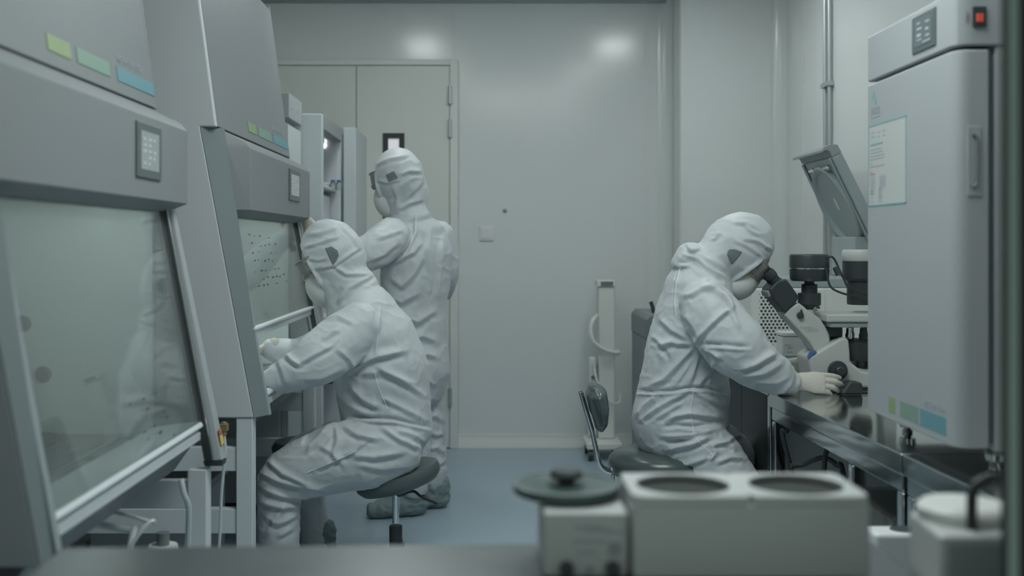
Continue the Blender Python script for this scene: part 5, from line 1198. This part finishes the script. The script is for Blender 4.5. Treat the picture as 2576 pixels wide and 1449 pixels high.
FR = [([(1630, 972), (1670, 955), (1710, 912), (1749, 868)], 10, .011), ([(1649, 870), (1690, 862), (1745, 866)], 9, .010), ([(1668, 905), (1665, 880), (1690, 850)], 9, .008), ([(1640, 845), (1670, 865), (1690, 900)], 9, .007), ([(1660, 800), (1690, 830), (1735, 855)], 11, .009),
      ([(1768, 866), (1820, 868), (1885, 873)], 6, -.010), ([(1772, 880), (1790, 886), (1812, 903)], 6, .010), ([(1748, 864), (1780, 825), (1822, 787), (1838, 776)], 8, .011), ([(1862, 929), (1900, 918), (1930, 900), (1950, 890)], 9, .012), ([(1870, 945), (1920, 942), (1965, 915)], 9, .007), ([(1905, 960), (1950, 965), (1985, 950)], 8, .006), ([(1930, 990), (1970, 985), (1995, 960)], 7, .008),
      ([(1770, 725), (1800, 725), (1830, 750), (1848, 790)], 9, .010), ([(1715, 745), (1740, 740), (1770, 722), (1795, 718)], 8, .007), ([(1810, 735), (1832, 758), (1845, 785)], 6, .008), ([(1720, 790), (1745, 820), (1760, 850)], 12, .008), ([(1835, 780), (1848, 800), (1860, 830)], 8, .006),
      ([(1733, 968), (1748, 925), (1760, 880)], 8, .009), ([(1757, 968), (1780, 940), (1798, 912)], 8, .010), ([(1700, 965), (1725, 930), (1740, 900)], 7, .006), ([(1780, 965), (1805, 935)], 7, .006),
      ([(1599, 984), (1640, 986), (1690, 984), (1728, 977), (1775, 976), (1830, 990)], 5, -.012), ([(1603, 1046), (1622, 1020), (1649, 998)], 8, .010), ([(1610, 1058), (1650, 1030), (1690, 1006), (1726, 988)], 8, .011), ([(1646, 1056), (1680, 1035), (1712, 1015)], 8, .009), ([(1750, 988), (1785, 1005), (1822, 1020)], 8, .008), ([(1760, 1000), (1790, 1025), (1810, 1050)], 8, .006),
      ([(1678, 1056), (1700, 1047), (1735, 1041), (1780, 1046), (1818, 1052)], 9, .011), ([(1670, 1074), (1705, 1070), (1750, 1074), (1790, 1066)], 7, -.009), ([(1664, 1097), (1700, 1097), (1745, 1096), (1812, 1076)], 9, .011), ([(1678, 1131), (1710, 1126), (1745, 1116), (1798, 1092)], 9, .012), ([(1685, 1115), (1730, 1105), (1770, 1090)], 7, -.008),
      ([(1650, 1160), (1690, 1172), (1730, 1168), (1790, 1148)], 8, .008), ([(1790, 1118), (1800, 1140), (1785, 1160)], 7, .009), ([(1790, 1120), (1830, 1112), (1850, 1130)], 7, .010), ([(1800, 1165), (1840, 1150), (1870, 1155)], 8, .008), ([(1825, 1115), (1845, 1100), (1862, 1100)], 7, .008),
      ([(1845, 560), (1880, 560), (1905, 575)], 6, .006), ([(1870, 560), (1890, 580), (1912, 595)], 6, .008), ([(1900, 600), (1925, 620), (1940, 628)], 6, .009), ([(1870, 600), (1900, 605), (1930, 640)], 7, .007), ([(1850, 605), (1880, 618), (1920, 645)], 7, .005), ([(1790, 604), (1800, 600), (1808, 585)], 5, .006), ([(1720, 640), (1755, 650), (1790, 680), (1830, 702)], 6, .008), ([(1725, 625), (1760, 640), (1830, 680)], 8, .007), ([(1702, 660), (1740, 660), (1790, 700)], 7, -.008), ([(1712, 668), (1700, 720), (1697, 790)], 4, .004), ([(1725, 612), (1740, 630), (1760, 628)], 6, .006)]
fold_mesh(me, FR, grain=(7, 7, 15), amp=.0026, seed=9.1)
bv = bvh_of(me); body = finish('coverall', me, 'suit_fabric', t, ang=180); lab(body, 'white hooded coverall')
patch('hood_mesh_window', bv, [(1829, 642), (1830, 632), (1836, 627), (1850, 627), (1866, 634), (1855, 650), (1840, 664)], 'suit_mesh', body, lbl='dark mesh ear window')
for pl in ([(1712, 672), (1700, 720), (1697, 760), (1700, 798)], [(1602, 984), (1650, 986), (1700, 983), (1740, 977), (1775, 976)], [(1745, 985), (1737, 1040), (1746, 1092)], [(1752, 1105), (1790, 1145)]): seam('seam', bv, pl, .0022, 'suit_seam', body)
head_parts(t, C, f, face_off=.028, mask=(.094, -.064, .064, .068, .078))
hand('gloved_hand', t, P(2008, 960, 4.0), (1, -.02, -.06), (.04, -.88, .47), 1, ((6, 14, 10), (10, 20, 14), (14, 26, 16), (20, 30, 18)), cuff=.035, thumb_dir=(.80, .10, -.62), spread=.022, scale=1.04, lbl='pale latex glove, near hand')
hand('gloved_hand', t, P(1966, 919, 4.385), (.97, -.08, -.12), (.1, .8, .55), -1, ((20, 25, 15), (22, 28, 15), (25, 30, 18), (28, 30, 18)), cuff=.035, lbl='pale latex glove, far hand')
a = P(1860, 0, 4.1).x; shoe(t, (a-.05, 4.1, 0), (a+.21, 4.08, 0)); a = P(1850, 0, 4.38).x; shoe(t, (a-.05, 4.38, 0), (a+.21, 4.38, 0))

# chair of the microscope worker
Yc = 4.22; sx = P(1668, 0, Yc).x; s = thing('lab_chair', (sx, Yc, 0), 'chair with round dark leather seat and bent chrome backrest tube under the microscope worker', 'chair')
zc = 1.30-(1160-612)*Yc/F
bm = lathe(nb(), [(0, -.055), (.16, -.058), (.198, -.045), (.212, -.018), (.208, .012), (.188, .036), (.14, .050), (.08, .046), (0, .040)], (sx, Yc, zc), n=48); obj('seat', bm, 'chair_leather', s)
bk = [(P(1470, 1000, Yc), .016, .08), ]
bm = nb(); pts = [P(1467, 966, Yc), P(1480, 1000, Yc), P(1494, 1045, Yc), P(1500, 1078, Yc)]
n_ = Vector((.95, 0, .25))
loft(bm, [(P(1492, 972, Yc), .022, .105), (P(1499, 990, Yc), .040, .158), (P(1505, 1022, Yc), .038, .165), (P(1509, 1052, Yc), .028, .15), (P(1507, 1072, Yc), .018, .115)], n=30, k=6)
obj('backrest', finish and bm, 'chair_leather', s)
for dy in (-.022, .022):
    bm = tube(nb(), [P(1461, 985, Yc)+Vector((0, dy, 0)), P(1471, 1022, Yc)+Vector((0, dy, 0)), P(1487, 1075, Yc)+Vector((0, dy, 0)), P(1498, 1125, Yc)+Vector((0, dy, 0)), P(1506, 1160, Yc)+Vector((0, dy, 0)), P(1520, 1180, Yc)+Vector((0, dy, 0)), P(1548, 1187, Yc)+Vector((0, dy, 0)), P(1600, 1188, Yc)+Vector((0, dy, 0)), P(1640, 1188, Yc)+Vector((0, dy, 0))], .0085, n=12)
    obj('back_tube', bm, 'chrome', s)
c = P(1542, 1180, Yc-.03); obj('seat_bolt', cyl(nb(), (c.x, c.y, zc-.075), (c.x, c.y, zc-.045), .007, n=12), 'chrome', s)
obj('seat_plate', B((sx-.09, Yc-.08, zc-.085), (sx+.09, Yc+.08, zc-.0585)), 'black_plastic', s)
obj('column', cyl(nb(), (sx, Yc, .10), (sx, Yc, zc-.0855), .022, n=22), 'chrome', s)
for q in range(5):
    an = 2*PI*q/5+.7; d = Vector((math.cos(an), math.sin(an), 0)); c = Vector((sx, Yc, 0))
    obj('base_arm', loft(nb(), [(c+d*.02+Vector((0, 0, .11)), .02, .02), (c+d*.25+Vector((0, 0, .075)), .012, .014)], n=12), 'chrome', s)
    cs_ = d.cross(Vector((0, 0, 1))); e = c+d*.245+Vector((0, 0, .029)); obj('castor', cyl(nb(), e-cs_*.012, e+cs_*.012, .0285, n=20), 'black_plastic', s)
# ------------------------------------------------------------------ camera, world
cam = bpy.data.cameras.new('camera'); co = bpy.data.objects.new('camera', cam); COL.objects.link(co)
co.location = (0, 0, CAMZ); co.rotation_euler = (PI/2, 0, 0)
cam.sensor_width = 36; cam.sensor_fit = 'HORIZONTAL'; cam.lens = 36*F/2576
cam.shift_x = (1288-CX)/2576; cam.shift_y = -(724.5-CY)/2576
cam.clip_start = .05
cam.dof.use_dof = True; cam.dof.focus_distance = 4.25; cam.dof.aperture_fstop = (cam.lens/1000)/.021
SC.camera = co
w = bpy.data.worlds.new('world'); SC.world = w; w.use_nodes = True
bg = w.node_tree.nodes['Background']; bg.inputs['Color'].default_value = (.78, .92, .88, 1); bg.inputs['Strength'].default_value = WORLD
SC.view_settings.view_transform = 'Standard'; SC.view_settings.look = 'None'; SC.view_settings.gamma = 1
SC.view_settings.exposure = EXPO; SC.view_settings.use_curve_mapping = False
